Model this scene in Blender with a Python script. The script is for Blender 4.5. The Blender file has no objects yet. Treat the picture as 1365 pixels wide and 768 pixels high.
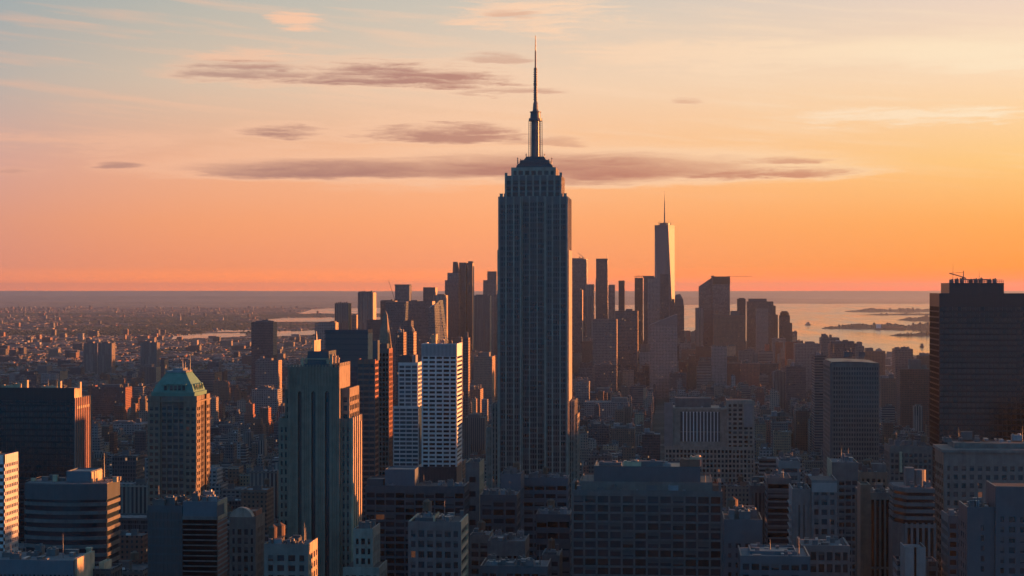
import bpy, math, random
import numpy as np
from mathutils import Vector
R = math.radians
C = bpy.context.scene.collection
SC = bpy.context.scene

# ------------------------------------------------------------------ camera, sky, sun, exposure
H, F, PX, HY, TH = 259.0, 2445.0, 682.5, 386.0, R(4.9)     # camera height, focal length in photo pixels, yaw against the street grid
cT, sT = math.cos(TH), math.sin(TH)
cam = bpy.data.cameras.new('camera'); cam_o = bpy.data.objects.new('camera', cam); C.objects.link(cam_o)
cam.sensor_width = 36; cam.lens = 36*F/1365; cam.clip_start = 1; cam.clip_end = 200000
cam_o.location = (0, 0, H); cam_o.rotation_euler = (R(90)+math.atan((HY-384)/F), 0, TH)
SC.camera = cam_o
SUN_AZ, SUN_EL = R(69), R(3.5)
sd = Vector((math.sin(SUN_AZ)*math.cos(SUN_EL), math.cos(SUN_AZ)*math.cos(SUN_EL), math.sin(SUN_EL)))
sun = bpy.data.lights.new('sun', 'SUN'); sun_o = bpy.data.objects.new('sun', sun); C.objects.link(sun_o)
sun.energy = 5.0; sun.angle = R(0.5); sun.color = (1.0, 0.32, 0.09)
sun_o.rotation_euler = sd.to_track_quat('Z', 'Y').to_euler(); sun_o.location = (3000, 1200, 1500)
SC.view_settings.view_transform = 'Standard'; SC.view_settings.look = 'None'
SC.view_settings.exposure = 1.58; SC.view_settings.gamma = 1
SC.render.engine = 'CYCLES'
SC.cycles.use_denoising = True
SC.cycles.max_bounces = 4; SC.cycles.diffuse_bounces = 2; SC.cycles.glossy_bounces = 2; SC.cycles.volume_bounces = 1
SC.cycles.sample_clamp_indirect = 4
HAZE_DENS, HAZE_COL, HAZE_G = 2.2e-5, (0.50, 0.60, 0.74), 0.6
BOX_FAR, BOX_TOP = 64000.0, 456.0
HAZE_S = ((.26, .20, .23), (.42, .27, .26), (.60, .36, .32))      # what the air itself sends back; the clear sky behind it is set so that sky + air match the photograph

def lin(r, g, b):
    f = lambda c: c/255/12.92 if c/255 <= .04045 else ((c/255+.055)/1.055)**2.4
    return (f(r), f(g), f(b), 1)

class NT:                                               # tiny node helper
    def __init__(s, tree): s.t = tree; s.n = tree.nodes; s.l = tree.links
    def new(s, typ, **kw):
        n = s.n.new(typ)
        for k, v in kw.items(): setattr(n, k, v)
        return n
    def put(s, sock, v):
        if v is None: return
        if hasattr(v, 'is_output'): s.l.new(v, sock)
        else: sock.default_value = v
    def m(s, op, a, b=None, c=None, clamp=False):
        n = s.new('ShaderNodeMath', operation=op, use_clamp=clamp)
        for i, v in enumerate((a, b, c)): s.put(n.inputs[i], v)
        return n.outputs[0]
    def vm(s, op, a, b=None):
        n = s.new('ShaderNodeVectorMath', operation=op)
        s.put(n.inputs[0], a); s.put(n.inputs[1], b)
        return n.outputs['Value'] if op in ('DOT_PRODUCT', 'LENGTH') else n.outputs[0]
    def mix(s, fac, a, b, mode='MIX'):
        n = s.new('ShaderNodeMix', data_type='RGBA', blend_type=mode)
        s.put(n.inputs[0], fac); s.put(n.inputs[6], a); s.put(n.inputs[7], b)
        return n.outputs[2]
    def ramp(s, fac, stops, interp='LINEAR'):
        n = s.new('ShaderNodeValToRGB'); r = n.color_ramp; r.interpolation = interp
        while len(r.elements) < len(stops): r.elements.new(0.5)
        for e, (p, c) in zip(r.elements, stops): e.position = p; e.color = c
        s.put(n.inputs[0], fac); return n.outputs[0]
    def mapr(s, v, a, b, c=0.0, d=1.0, smooth=False):
        n = s.new('ShaderNodeMapRange', interpolation_type='SMOOTHSTEP' if smooth else 'LINEAR')
        s.put(n.inputs[0], v)
        for i, q in enumerate((a, b, c, d)): n.inputs[i+1].default_value = q
        return n.outputs[0]
    def noise(s, vec, scale, detail=3, rough=.55, dim='3D'):
        n = s.new('ShaderNodeTexNoise', noise_dimensions=dim)
        s.put(n.inputs['Vector'], vec); n.inputs['Scale'].default_value = scale
        n.inputs['Detail'].default_value = detail; n.inputs['Roughness'].default_value = rough
        return n.outputs[0]
    def comb(s, x, y, z=0.0):
        n = s.new('ShaderNodeCombineXYZ')
        for i, v in enumerate((x, y, z)): s.put(n.inputs[i], v)
        return n.outputs[0]

def sky_world():
    w = bpy.data.worlds.new('World'); SC.world = w; w.use_nodes = True
    k = NT(w.node_tree); k.n.clear()
    d = k.new('ShaderNodeTexCoord').outputs['Generated']
    sp = k.new('ShaderNodeSeparateXYZ'); k.l.new(d, sp.inputs[0])
    x, y, z = sp.outputs
    el = k.m('ARCSINE', z); az = k.m('ARCTAN2', x, y)          # radians; az 0 = along the avenues, + to the right
    t = k.m('DIVIDE', el, R(90))
    def seen(col, e, hs):                                           # clear sky behind the air at elevation e (radians)
        path = BOX_FAR if e <= 0 else min(BOX_FAR, (BOX_TOP-H)/math.tan(e)); T = math.exp(-HAZE_DENS*path)
        return tuple(max(.002, (c-q*(1-T))/T) for c, q in zip(col[:3], hs))+(1,)
    KEY = [388, 378, 368, 355, 340, 320, 300, 260, 220, 165, 110, 55, 0]
    def stops(cols, hs):                                            # colours given at photo rows, read off at KEY rows, then the high sky
        rows = [388, 300, 220, 110, 0]; out = []
        for py in KEY:
            c = [float(np.interp(-py, [-r for r in rows], [q[i] for q in cols[:5]])) for i in range(3)]
            e = max(0, math.atan((HY-py)/F)); out.append((e/R(90), tuple(x/8 for x in seen(c, e, hs)[:3])+(1,)))
        return out+[(.2, tuple(x/8 for x in cols[5][:3])+(1,)), (.45, tuple(x/8 for x in cols[6][:3])+(1,)), (1, tuple(x/8 for x in cols[7][:3])+(1,))]
    high = [lin(24,96,134), lin(12,90,126)]
    left = stops([lin(225,138,110), lin(235,154,116), lin(226,166,142), lin(196,180,163), lin(166,172,167), lin(104,132,146)]+high, HAZE_S[0])
    mid = stops([lin(246,150,116), lin(254,168,118), lin(252,186,140), lin(240,206,177), lin(206,197,183), lin(122,142,148)]+high, HAZE_S[1])
    right = stops([lin(255,150,88), lin(254,172,96), lin(253,200,130), lin(252,217,180), lin(238,212,194), lin(150,156,156)]+high, HAZE_S[2])
    d8 = lambda c: tuple(x/8 for x in c[:3])+(1,)
    back = [(0, d8(lin(30,136,190))), (.06, d8(lin(14,140,202))), (.2, d8(lin(10,134,194))), (.45, d8(lin(8,114,168))), (1, d8(lin(8,94,140)))]
    A = lambda px: math.atan((px-PX)/F)-TH
    cl, cm, cr, cb = (k.ramp(t, s) for s in (left, mid, right, back))
    c = k.mix(k.mapr(az, A(-40), A(640)), cl, cm)
    c = k.mix(k.mapr(az, A(640), A(1365)), c, cr)
    aa = k.m('ABSOLUTE', k.m('SUBTRACT', az, R(25)))
    c = k.mix(k.mapr(aa, R(38), R(72), smooth=True), c, cb)
    # clouds: streaks placed by azimuth and elevation, broken up with stretched noise
    pt = k.comb(az, el)
    st = k.vm('MULTIPLY', pt, (14.0, 120.0, 1))
    n1 = k.noise(st, 1.0, 7, .64); n2 = k.noise(k.vm('MULTIPLY', k.vm('ADD', pt, k.comb(0.0, k.m('MULTIPLY', n1, .012))), (26.0, 420.0, 1)), 1.0, 8, .68)
    n3 = k.noise(k.vm('MULTIPLY', k.vm('ADD', pt, k.comb(0.0, k.m('MULTIPLY', az, .09))), (9.0, 150.0, 1)), 1.0, 7, .6)
    nn = k.m('ADD', k.m('MULTIPLY', k.m('SUBTRACT', n1, .5), 2.6), k.m('MULTIPLY', k.m('SUBTRACT', n2, .5), 3.2))
    warp = k.vm('ADD', pt, k.comb(k.m('MULTIPLY', k.m('SUBTRACT', n3, .5), 0.05), k.m('MULTIPLY', k.m('SUBTRACT', n1, .5), 0.012)))
    def band(lst, soft, amp, flat=0.0):
        acc = fr = None
        for (px, py, wx, wy, a) in lst:
            v = k.vm('MULTIPLY', k.vm('SUBTRACT', warp, (A(px), math.atan((HY-py)/F), 0)), (F/wx, F/wy, 0))
            if flat:                                            # flatter undersides
                v = k.vm('SUBTRACT', v, k.vm('MULTIPLY', k.vm('ABSOLUTE', v), (0, flat, 0)))
            r = k.vm('DOT_PRODUCT', v, v)
            q = k.m('ADD', k.m('SUBTRACT', 1.0, r), k.m('MULTIPLY', nn, amp*(.26 if wx > 250 else 1)))
            e = k.m('MULTIPLY', k.mapr(q, -1.1, .3, smooth=True), a); fr = e if fr is None else k.m('MAXIMUM', fr, e)
            q = k.m('MULTIPLY', k.mapr(q, 0.0, soft, smooth=True), a)
            acc = q if acc is None else k.m('MAXIMUM', acc, q)
        return acc, fr
    light, _ = band([(725,22,150,30,.95),(395,29,52,15,.95),(350,82,110,22,.7),(640,82,80,15,.45),(1200,76,280,24,1),(930,75,250,30,.8),(1330,95,180,12,.8),(1200,160,200,16,.9),(130,192,240,14,.45),(330,203,210,14,.4),(1040,222,120,10,.35),(1330,60,150,16,.4),(560,250,160,8,.2)], 1.15, .95)
    wisp = k.m('MULTIPLY', k.m('MULTIPLY', k.mapr(n3, .5, .74), k.mapr(el, R(2.6), R(5.2))), .55)
    light = k.m('MAXIMUM', light, wisp)
    dark, fringe = band([(470,231,265,14,.92),(740,231,350,20,.97),(1010,235,180,8,.8),(1045,217,75,5,.6),(520,108,175,17,.85),(340,100,115,12,.65),(690,124,90,6,.5),(590,182,125,14,.8),(375,181,70,9,.75),(720,190,60,6,.4),(165,226,40,7,.6),(920,137,28,4,.35),(650,80,60,7,.4),(690,22,50,8,.35),(20,237,40,4,.35)], 1.2, .9, .4)
    light = k.m('MAXIMUM', light, k.m('MULTIPLY', fringe, .6))
    lc = k.mix(k.mapr(az, A(0), A(1365)), lin(250,186,152), lin(255,232,198))
    dc = k.mix(k.mapr(az, A(200), A(1150)), lin(152,112,114), lin(200,122,98))
    lc, dc = (k.mix(1.0, q, (.125, .125, .125, 1), 'MULTIPLY') for q in (lc, dc))
    c = k.mix(light, c, lc); c = k.mix(dark, c, dc)
    skyt = k.new('ShaderNodeTexSky', sky_type='NISHITA'); skyt.sun_disc = False
    skyt.sun_elevation = SUN_EL; skyt.sun_rotation = SUN_AZ; skyt.altitude = 100; skyt.dust_density = 2.0
    gn = k.new('ShaderNodeVectorMath', operation='SCALE'); k.l.new(c, gn.inputs[0]); gn.inputs[3].default_value = 64.0*2**-1.03; c10 = gn.outputs[0]
    c10 = k.mix(0.06, c10, skyt.outputs[0])
    bg = k.new('ShaderNodeBackground'); bg.inputs[1].default_value = 0.088
    k.l.new(c10, bg.inputs[0])
    o = k.new('ShaderNodeOutputWorld'); k.l.new(bg.outputs[0], o.inputs[0])
sky_world()

# ------------------------------------------------------------------ helpers
def Xof(px, Y):
    u = (px-PX)/F; return Y*(u*cT-sT)/(u*sT+cT)
def dep(px, Y): return Y/((px-PX)/F*sT+cT)
def Zof(px, py, Y): return H-(py-HY)/F*dep(px, Y)
def proj(X, Y, Z):
    t = -X*sT+Y*cT; return PX+F*(X*cT+Y*sT)/t, HY+F*(H-Z)/t
def ground_pt(px, py):
    t = H*F/(py-HY); u = (px-PX)/F
    return t*(u*cT-sT), t*(cT+u*sT)

class MB:
    def __init__(s): s.v = []; s.f = []; s.mi = []
    def quadbox(s, idx, mi=0):
        s.f += idx; s.mi += [mi]*len(idx)
    def box(s, x0, x1, y0, y1, z0, z1, mi=0):
        b = len(s.v)
        s.v += [(x0,y0,z0),(x1,y0,z0),(x1,y1,z0),(x0,y1,z0),(x0,y0,z1),(x1,y0,z1),(x1,y1,z1),(x0,y1,z1)]
        s.quadbox([(b,b+3,b+2,b+1),(b+4,b+5,b+6,b+7),(b,b+1,b+5,b+4),(b+1,b+2,b+6,b+5),(b+2,b+3,b+7,b+6),(b+3,b,b+4,b+7)], mi)
    def pbox(s, x0, x1, y0, y1, z0, z1, h=1.0, t=.45, mi=0):        # box with a parapet round its roof
        b = len(s.v); q = lambda a, z: [(x0+a,y0+a,z),(x1-a,y0+a,z),(x1-a,y1-a,z),(x0+a,y1-a,z)]
        s.v += q(0, z0)+q(0, z1+h)+q(t, z1+h)+q(t, z1)
        fs = []
        for i in range(4):
            j = (i+1) % 4
            for a in (0, 4, 8): fs.append((b+a+i, b+a+j, b+a+4+j, b+a+4+i))
        fs.append((b+12, b+13, b+14, b+15)); s.quadbox(fs, mi)
    def loft(s, rings, cap=True, mi=0):                              # rings: equal-length loops of points, bottom to top
        b = len(s.v); n = len(rings[0])
        for r in rings: s.v += [tuple(p) for p in r]
        for k in range(len(rings)-1):
            for i in range(n):
                j = (i+1) % n
                s.f.append((b+k*n+i, b+k*n+j, b+(k+1)*n+j, b+(k+1)*n+i)); s.mi.append(mi)
        if cap:
            s.f.append(tuple(b+(len(rings)-1)*n+i for i in range(n))); s.mi.append(mi)
            s.f.append(tuple(b+i for i in reversed(range(n)))); s.mi.append(mi)
    def prism(s, pts, z0, z1, mi=0): s.loft([[(x,y,z0) for x,y in pts], [(x,y,z1) for x,y in pts]], mi=mi)
    def cyl(s, x, y, z0, z1, r0, r1=None, n=10, mi=0):
        r1 = r0 if r1 is None else r1
        ring = lambda r, z: [(x+r*math.cos(2*math.pi*i/n), y+r*math.sin(2*math.pi*i/n), z) for i in range(n)]
        s.loft([ring(r0, z0), ring(r1, z1)], mi=mi)
    def bar(s, p, q, r, n=5, mi=0):
        p, q = Vector(p), Vector(q); a = (q-p).normalized()
        u = a.orthogonal().normalized(); w = a.cross(u)
        ring = lambda c: [c+(u*math.cos(2*math.pi*i/n)+w*math.sin(2*math.pi*i/n))*r for i in range(n)]
        s.loft([ring(p), ring(q)], mi=mi)
    def build(s, name, mat, parent=None, loc=(0,0,0)):
        me = bpy.data.meshes.new(name); me.from_pydata(s.v, [], s.f)
        for m_ in (mat if isinstance(mat, (list, tuple)) else [mat]): me.materials.append(m_)
        if isinstance(mat, (list, tuple)): me.polygons.foreach_set('material_index', s.mi)
        me.update()
        o = bpy.data.objects.new(name, me); C.objects.link(o); o.location = loc
        if parent: o.parent = parent
        return o
def tag(o, label, cat, group=None, kind=None):
    o['label'] = label; o['category'] = cat
    if group: o['group'] = group
    if kind: o['kind'] = kind
    return o
def empty(name, loc):
    o = bpy.data.objects.new(name, None); C.objects.link(o); o.location = loc; o.empty_display_size = 5; return o

# ------------------------------------------------------------------ materials
def pmat(name):
    m = bpy.data.materials.new(name); m.use_nodes = True; k = NT(m.node_tree)
    return m, k, k.n['Principled BSDF']
def plain(name, col, rough=.7, metal=0.0, var=.5, scale=.25, streak=True):
    m, k, b = pmat(name)
    oc = k.new('ShaderNodeTexCoord').outputs['Object']
    n = k.noise(oc, scale, 5, .6); s2 = k.noise(k.vm('MULTIPLY', oc, (1.2, 1.2, .06)), .5, 4, .6)
    f = k.m('ADD', k.m('MULTIPLY', n, .6), k.m('MULTIPLY', s2, .4 if streak else 0.0))
    v = k.mapr(f, .25, .75, 1-var, 1+var)
    rnd = k.new('ShaderNodeObjectInfo').outputs['Random']
    v = k.m('MULTIPLY', v, k.mapr(rnd, 0, 1, .88, 1.12))
    k.put(b.inputs['Base Color'], k.mix(1.0, (*col, 1), k.comb(v, v, v), 'MULTIPLY'))
    b.inputs['Roughness'].default_value = rough; b.inputs['Metallic'].default_value = metal
    return m
def glass(name, col=(.018,.03,.04), rough=.16, lit=.02, vary=.8, metal=0.0, wave=.0):
    m, k, b = pmat(name)                                              # window glass; each pane differs by its object's random number
    oi = k.new('ShaderNodeObjectInfo').outputs['Random']
    isl = k.new('ShaderNodeNewGeometry').outputs['Random Per Island']
    r = k.m('FRACT', k.m('ADD', k.m('MULTIPLY', oi, 7.31), isl))
    v = k.mapr(r, 0, 1, 1-vary, 1+vary)
    c = k.mix(1.0, (*col, 1), k.comb(v, v, v), 'MULTIPLY')
    g = k.new('ShaderNodeSeparateXYZ'); k.l.new(k.new('ShaderNodeTexCoord').outputs['Generated'], g.inputs[0])
    bl = k.m('MULTIPLY', k.m('GREATER_THAN', k.m('FRACT', k.m('MULTIPLY', r, 13.7)), .55), k.m('GREATER_THAN', g.outputs[2], k.m('SUBTRACT', 1.0, k.m('MULTIPLY', k.m('FRACT', k.m('MULTIPLY', r, 5.3)), .8))))
    c = k.mix(k.m('MULTIPLY', bl, .4), c, (.13,.13,.12,1))
    k.put(b.inputs['Base Color'], c)
    k.put(b.inputs['Roughness'], k.m('ADD', rough, k.m('MULTIPLY', bl, .4))); b.inputs['Metallic'].default_value = metal
    L = k.m('GREATER_THAN', k.m('FRACT', k.m('MULTIPLY', r, 29.3)), 1-lit)
    b.inputs['Emission Color'].default_value = (1, .36, .14, 1)
    k.put(b.inputs['Emission Strength'], k.m('MULTIPLY', L, k.m('MULTIPLY', k.m('FRACT', k.m('MULTIPLY', r, 71.3)), .06)))  # faint glow put into a few panes for warm glints
    return m
def facade(name, wall, gl=(.02,.03,.04), bay=3.2, floor=3.5, ww=.5, wh=.55, roof=(.10,.10,.10), lit=.006, var=.3, rough=.8, grough=.2, hue=.25):
    """windows as a cell pattern over axis-aligned walls; flat roofs get gravel"""
    m, k, b = pmat(name)
    tc = k.new('ShaderNodeTexCoord'); oc = tc.outputs['Object']; nr = tc.outputs['Normal']
    s = k.new('ShaderNodeSeparateXYZ'); k.l.new(oc, s.inputs[0]); q = k.new('ShaderNodeSeparateXYZ'); k.l.new(nr, q.inputs[0])
    side = k.m('GREATER_THAN', k.m('ABSOLUTE', q.outputs[0]), .6); up = k.m('GREATER_THAN', k.m('ABSOLUTE', q.outputs[2]), .6)
    oi = k.new('ShaderNodeObjectInfo').outputs['Random']
    isl = k.new('ShaderNodeNewGeometry').outputs['Random Per Island']
    rnd = k.m('FRACT', k.m('ADD', k.m('MULTIPLY', oi, 5.17), isl))
    u = k.m('ADD', k.m('MULTIPLY', s.outputs[1], side), k.m('MULTIPLY', s.outputs[0], k.m('SUBTRACT', 1.0, side)))
    sc = k.mapr(rnd, 0, 1, .8, 1.25)
    cu = k.m('DIVIDE', k.m('ADD', u, k.m('MULTIPLY', rnd, 50.0)), k.m('MULTIPLY', sc, bay)); cv = k.m('DIVIDE', s.outputs[2], floor)
    fu = k.m('ABSOLUTE', k.m('SUBTRACT', k.m('FRACT', cu), .5)); fv = k.m('ABSOLUTE', k.m('SUBTRACT', k.m('FRACT', cv), .5))
    mask = k.m('MULTIPLY', k.m('LESS_THAN', fu, ww/2), k.m('LESS_THAN', fv, wh/2))
    mask = k.m('MULTIPLY', mask, k.m('SUBTRACT', 1.0, up))
    wn = k.new('ShaderNodeTexWhiteNoise', noise_dimensions='3D')
    k.l.new(k.comb(k.m('FLOOR', cu), k.m('FLOOR', cv), k.m('MULTIPLY', rnd, 91.0)), wn.inputs['Vector'])
    cell = wn.outputs['Value']
    n = k.noise(oc, .12, 4, .6); n2 = k.noise(k.vm('MULTIPLY', oc, (1, 1, .05)), .45, 3, .6)
    vv = k.mapr(k.m('ADD', k.m('MULTIPLY', n, .55), k.m('MULTIPLY', n2, .45)), .25, .75, 1-var, 1+var)
    vv = k.m('MULTIPLY', vv, k.mapr(rnd, 0, 1, .65, 1.35))
    r2 = k.m('FRACT', k.m('MULTIPLY', rnd, 17.3))
    tint = k.mix(k.m('MULTIPLY', r2, hue), (*wall, 1), (.24, .15, .10, 1))
    wc = k.mix(1.0, tint, k.comb(vv, vv, vv), 'MULTIPLY')
    rv = k.mapr(k.noise(oc, .3, 4, .65), .3, .7, .45, 1.6); rv = k.m('MULTIPLY', rv, k.mapr(k.m('FRACT', k.m('MULTIPLY', rnd, 41.7)), 0, 1, .5, 2.0))
    rc = k.mix(1.0, (*roof, 1), k.comb(rv, rv, rv), 'MULTIPLY')
    gv = k.mapr(cell, 0, 1, .4, 1.8); gc = k.mix(1.0, (*gl, 1), k.comb(gv, gv, gv), 'MULTIPLY')
    gc = k.mix(k.m('MULTIPLY', k.m('GREATER_THAN', cell, .8), .35), gc, wc)
    c = k.mix(up, wc, rc); c = k.mix(mask, c, gc)
    k.put(b.inputs['Base Color'], c)
    k.put(b.inputs['Roughness'], k.m('ADD', rough, k.m('MULTIPLY', mask, grough-rough)))
    L = k.m('MULTIPLY', k.m('GREATER_THAN', k.m('FRACT', k.m('MULTIPLY', cell, 7.7)), 1-lit), mask)
    b.inputs['Emission Color'].default_value = (1, .52, .25, 1); k.put(b.inputs['Emission Strength'], k.m('MULTIPLY', L, .12))
    bp = k.new('ShaderNodeBump'); bp.inputs['Distance'].default_value = .3; bp.inputs['Strength'].default_value = .6
    k.put(bp.inputs['Height'], k.m('SUBTRACT', 1.0, mask)); k.l.new(bp.outputs[0], b.inputs['Normal'])
    return m
M = dict(
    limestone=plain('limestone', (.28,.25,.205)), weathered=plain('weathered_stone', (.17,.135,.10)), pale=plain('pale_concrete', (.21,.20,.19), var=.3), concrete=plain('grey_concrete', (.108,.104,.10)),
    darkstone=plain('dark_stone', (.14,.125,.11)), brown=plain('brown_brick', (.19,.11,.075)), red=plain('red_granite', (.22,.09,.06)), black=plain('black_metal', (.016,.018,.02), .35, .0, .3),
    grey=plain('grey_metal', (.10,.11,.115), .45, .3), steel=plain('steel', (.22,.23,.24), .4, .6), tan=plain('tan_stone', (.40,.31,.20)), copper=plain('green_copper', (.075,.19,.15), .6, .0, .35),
    roof=plain('roof_gravel', (.11,.11,.11), .9, 0, .5, .35, False), roofpale=plain('pale_roof', (.17,.175,.18), .85, 0, .35, .3, False), wood=plain('tank_wood', (.12,.075,.05), .85),
    white=plain('white_paint', (.60,.60,.58), .6, 0, .22), blue=plain('blue_panel', (.09,.115,.135), .5, .1, .2), slate=plain('slate_panel', (.055,.07,.08), .45, .1, .3), aluminium=plain('aluminium_spandrel', (.12,.12,.12), .45, .2, .3),
    glass=glass('window_glass', (.010,.017,.024), lit=.02), tglass=glass('tower_glass', (.020,.024,.028), .2, .0012), dglass=glass('dark_glass', (.010,.016,.022), .12, .004), bglass=glass('blue_glass', (.05,.085,.11), .15, .008), gglass=glass('grey_glass', (.06,.07,.08), .2, .01),
    sheen=plain('reflective_cladding', (.085,.095,.105), .3, .35, .12), soil=plain('island_scrub', (.05,.055,.04), .95), hull=plain('ship_hull', (.05,.05,.055), .6))
FM = dict(
    brick=facade('brick_facade', (.15,.085,.06), bay=2.8, floor=3.3, ww=.42, wh=.5), stone=facade('stone_facade', (.22,.19,.155), bay=3.0, floor=3.6, ww=.45, wh=.55),
    grey=facade('concrete_facade', (.17,.17,.165), bay=3.6, floor=3.7, ww=.62, wh=.5, hue=.12), white=facade('pale_facade', (.22,.215,.205), bay=3.4, floor=3.5, ww=.6, wh=.5, hue=.08),
    dark=facade('dark_facade', (.085,.085,.085), bay=2.4, floor=3.6, ww=.7, wh=.7, hue=.1), ribs=facade('ribbed_facade', (.21,.19,.165), bay=3.0, floor=60, ww=.5, wh=1.2, lit=0, hue=.2),
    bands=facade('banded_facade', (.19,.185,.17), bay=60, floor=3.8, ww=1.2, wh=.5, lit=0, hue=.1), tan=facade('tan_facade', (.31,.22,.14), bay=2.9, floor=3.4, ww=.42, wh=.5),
    rust=facade('red_brick_facade', (.20,.075,.05), bay=2.8, floor=3.3, ww=.42, wh=.5), glassy=facade('glassy_facade', (.12,.14,.15), (.035,.05,.06), 1.6, 3.9, .84, .8, grough=.14, hue=.05))
FK = list(FM); FML = [FM[q] for q in FK]

# ------------------------------------------------------------------ a building with its parts
HEROES = []
PANES = {}
def pane_mesh(kind, w, h, mat):
    key = (kind, round(w, 2), round(h, 2), mat.name)
    if key not in PANES:
        b = MB()
        if kind == 'F': b.box(-w/2, w/2, -.07, -.015, 0, h)
        elif kind == 'R': b.box(.015, .07, -w/2, w/2, 0, h)
        else: b.box(-.07, -.015, -w/2, w/2, 0, h)
        me = bpy.data.meshes.new('window'); me.from_pydata(b.v, [], b.f); me.materials.append(mat); PANES[key] = me
    return PANES[key]
def style(wall='limestone', glass='glass', bay=3.2, fh=3.7, pw=1.0, sh=1.5, dp=.5, rec=.1, top=1.5, core='dglass', span=None, win=True, nb=None, nbs=None, par=1.0, side=None):
    return dict(wall=wall, glass=glass, bay=bay, fh=fh, pw=pw, sh=sh, dp=dp, rec=rec, top=top, core=core, span=span, win=win, nb=nb, nbs=nbs, par=par, side=side)
class Tower:
    def __init__(s, name, label, px0, px1, yt, Y, d, st=None, mat=None, cat='building', group=None, ref=None, roof='roof', low=0.0):
        s.px0, s.px1, s.yt, s.Y = px0, px1, yt, Y
        s.X0, s.X1, s.zt = Xof(px0, Y), Xof(px1, Y), Zof((px0+px1)/2, yt, Y)
        s.xc = (s.X0+s.X1)/2; s.root = tag(empty(name, (s.xc, Y, 0)), label, cat, group)
        s.w = s.X1-s.X0; s.d = d; s.parts = {}; s.win = []; s.ref = ref; s.roofmat = roof; s.label = label
        s.zv = max(0.0, H-(800-HY)/F*dep((px0+px1)/2, Y))
        HEROES.append(s)
        if st: s.vol(-s.w/2, s.w/2, 0, d, low, s.zt, st)
        if mat: s.sbox(-s.w/2, s.w/2, 0, d, low, s.zt, mat)
    def lx(s, px, y=0.0): return Xof(px, s.Y+y)-s.xc
    def lz(s, px, py, y=0.0): return Zof(px, py, s.Y+y)
    def P(s, part, mat, fac=False):
        m_ = (FM.get(mat) if fac else None) or M.get(mat) or FM[mat]
        return s.parts.setdefault((part, m_.name), (MB(), m_))[0]
    def sbox(s, x0, x1, y0, y1, z0, z1, mat, par=1.0, part='wall'): s.P(part, mat, True).pbox(x0, x1, y0, y1, z0, z1, par)
    def px_box(s, px0, px1, yt, y0, y1, z0, mat, part, par=.6):
        m_ = M.get(mat) or FM[mat]; b = MB()
        b.pbox(s.lx(px0, y0), s.lx(px1, y0), y0, y1, z0, s.lz((px0+px1)/2, yt, y0), par)
        return b.build(part, m_, s.root)
    def vol(s, x0, x1, y0, y1, z0, z1, st, faces='FRL', roof=True):
        dp, pw, sh, fh = st['dp'], st['pw'], st['sh'], st['fh']
        W_, G_ = s.P('wall', st['wall']), s.P('curtain_wall', st['core'])
        S_ = s.P('spandrel_panel', st['span']) if st['span'] else W_
        G_.box(x0+dp, x1-dp, y0+dp, y1-dp, z0, z1-.02)
        if roof: s.P('roof', s.roofmat).box(x0+dp, x1-dp, y0+dp, y1-dp, z1-.015, z1+.25)
        zl = max(z0, s.zv-6); zt = z1+st['par']; gm = M[st['glass']]
        nfl = max(1, int((z1-st['top']-zl)/fh))
        zs = [z1-st['top']-i*fh for i in range(nfl+1)]               # the upper edge of each storey's window
        for fc in faces:
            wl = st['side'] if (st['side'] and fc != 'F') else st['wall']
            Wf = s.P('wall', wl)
            a, b = (x0, x1) if fc == 'F' else (y0+dp, y1)
            n = (st['nb'] if fc == 'F' else st['nbs']) or max(1, round((b-a)/st['bay'])); cw = (b-a)/n
            def put(mb, u0, u1, za, zb, back):                        # a slab on this face, its front `back` behind the outer plane
                if fc == 'F': mb.box(u0, u1, y0+back, y0+dp-.004, za, zb)
                elif fc == 'R': mb.box(x1-dp+.004, x1-back, u0, u1, za, zb)
                else: mb.box(x0+back, x0+dp-.004, u0, u1, za, zb)
            if pw > 0:
                for i in range(n+1):
                    u = a+i*cw; u0 = max(a, u-pw/2); u1 = min(b, u+pw/2)
                    if i == 0: u1 = a+pw
                    if i == n: u0 = b-pw
                    put(Wf, u0, u1, z0, zt, 0)
            put(Wf if not st['span'] else S_, a, b, zs[0], zt-.004, st['rec']*.5 if pw > 0 else 0)
            if sh > 0:
                for z in zs[1:]: put(S_ if st['span'] else Wf, a, b, z, z+sh, st['rec'])
            if st['win'] and fc in (('F', 'R') if s.px1 < 890 else ('F', 'L')):
                for k_, z in enumerate(zs[1:]):
                    for i in range(n):
                        c_ = a+(i+.5)*cw; w_, h_ = cw-pw-.06, fh-sh-.06
                        if i == 0 or i == n-1: w_ -= pw*.5; c_ += pw*.25 if i == 0 else -pw*.25
                        if w_ < .3: continue
                        pos = (c_, y0+dp, z+sh+.03) if fc == 'F' else ((x1-dp if fc == 'R' else x0+dp), c_, z+sh+.03)
                        s.win.append((0 if fc == 'F' else 1, k_, fc, w_, h_, pos, gm))
    def unit(s, x, y, z, w, d, h, mat='grey', name='rooftop_unit'):
        b = MB(); b.box(-w/2, w/2, -d/2, d/2, 0, h); b.box(-w/2-.1, w/2+.1, -d/2-.1, d/2+.1, h, h+.18)
        if w > 2.4 and d > 2: b.cyl(w*.2, 0, h+.17, h+.9, min(w, d)*.24, None, 8); b.box(-w*.45, -w*.3, -d*.4, d*.4, h+.17, h+.6)
        return b.build(name, M[mat], s.root, (x, y, z))
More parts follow.
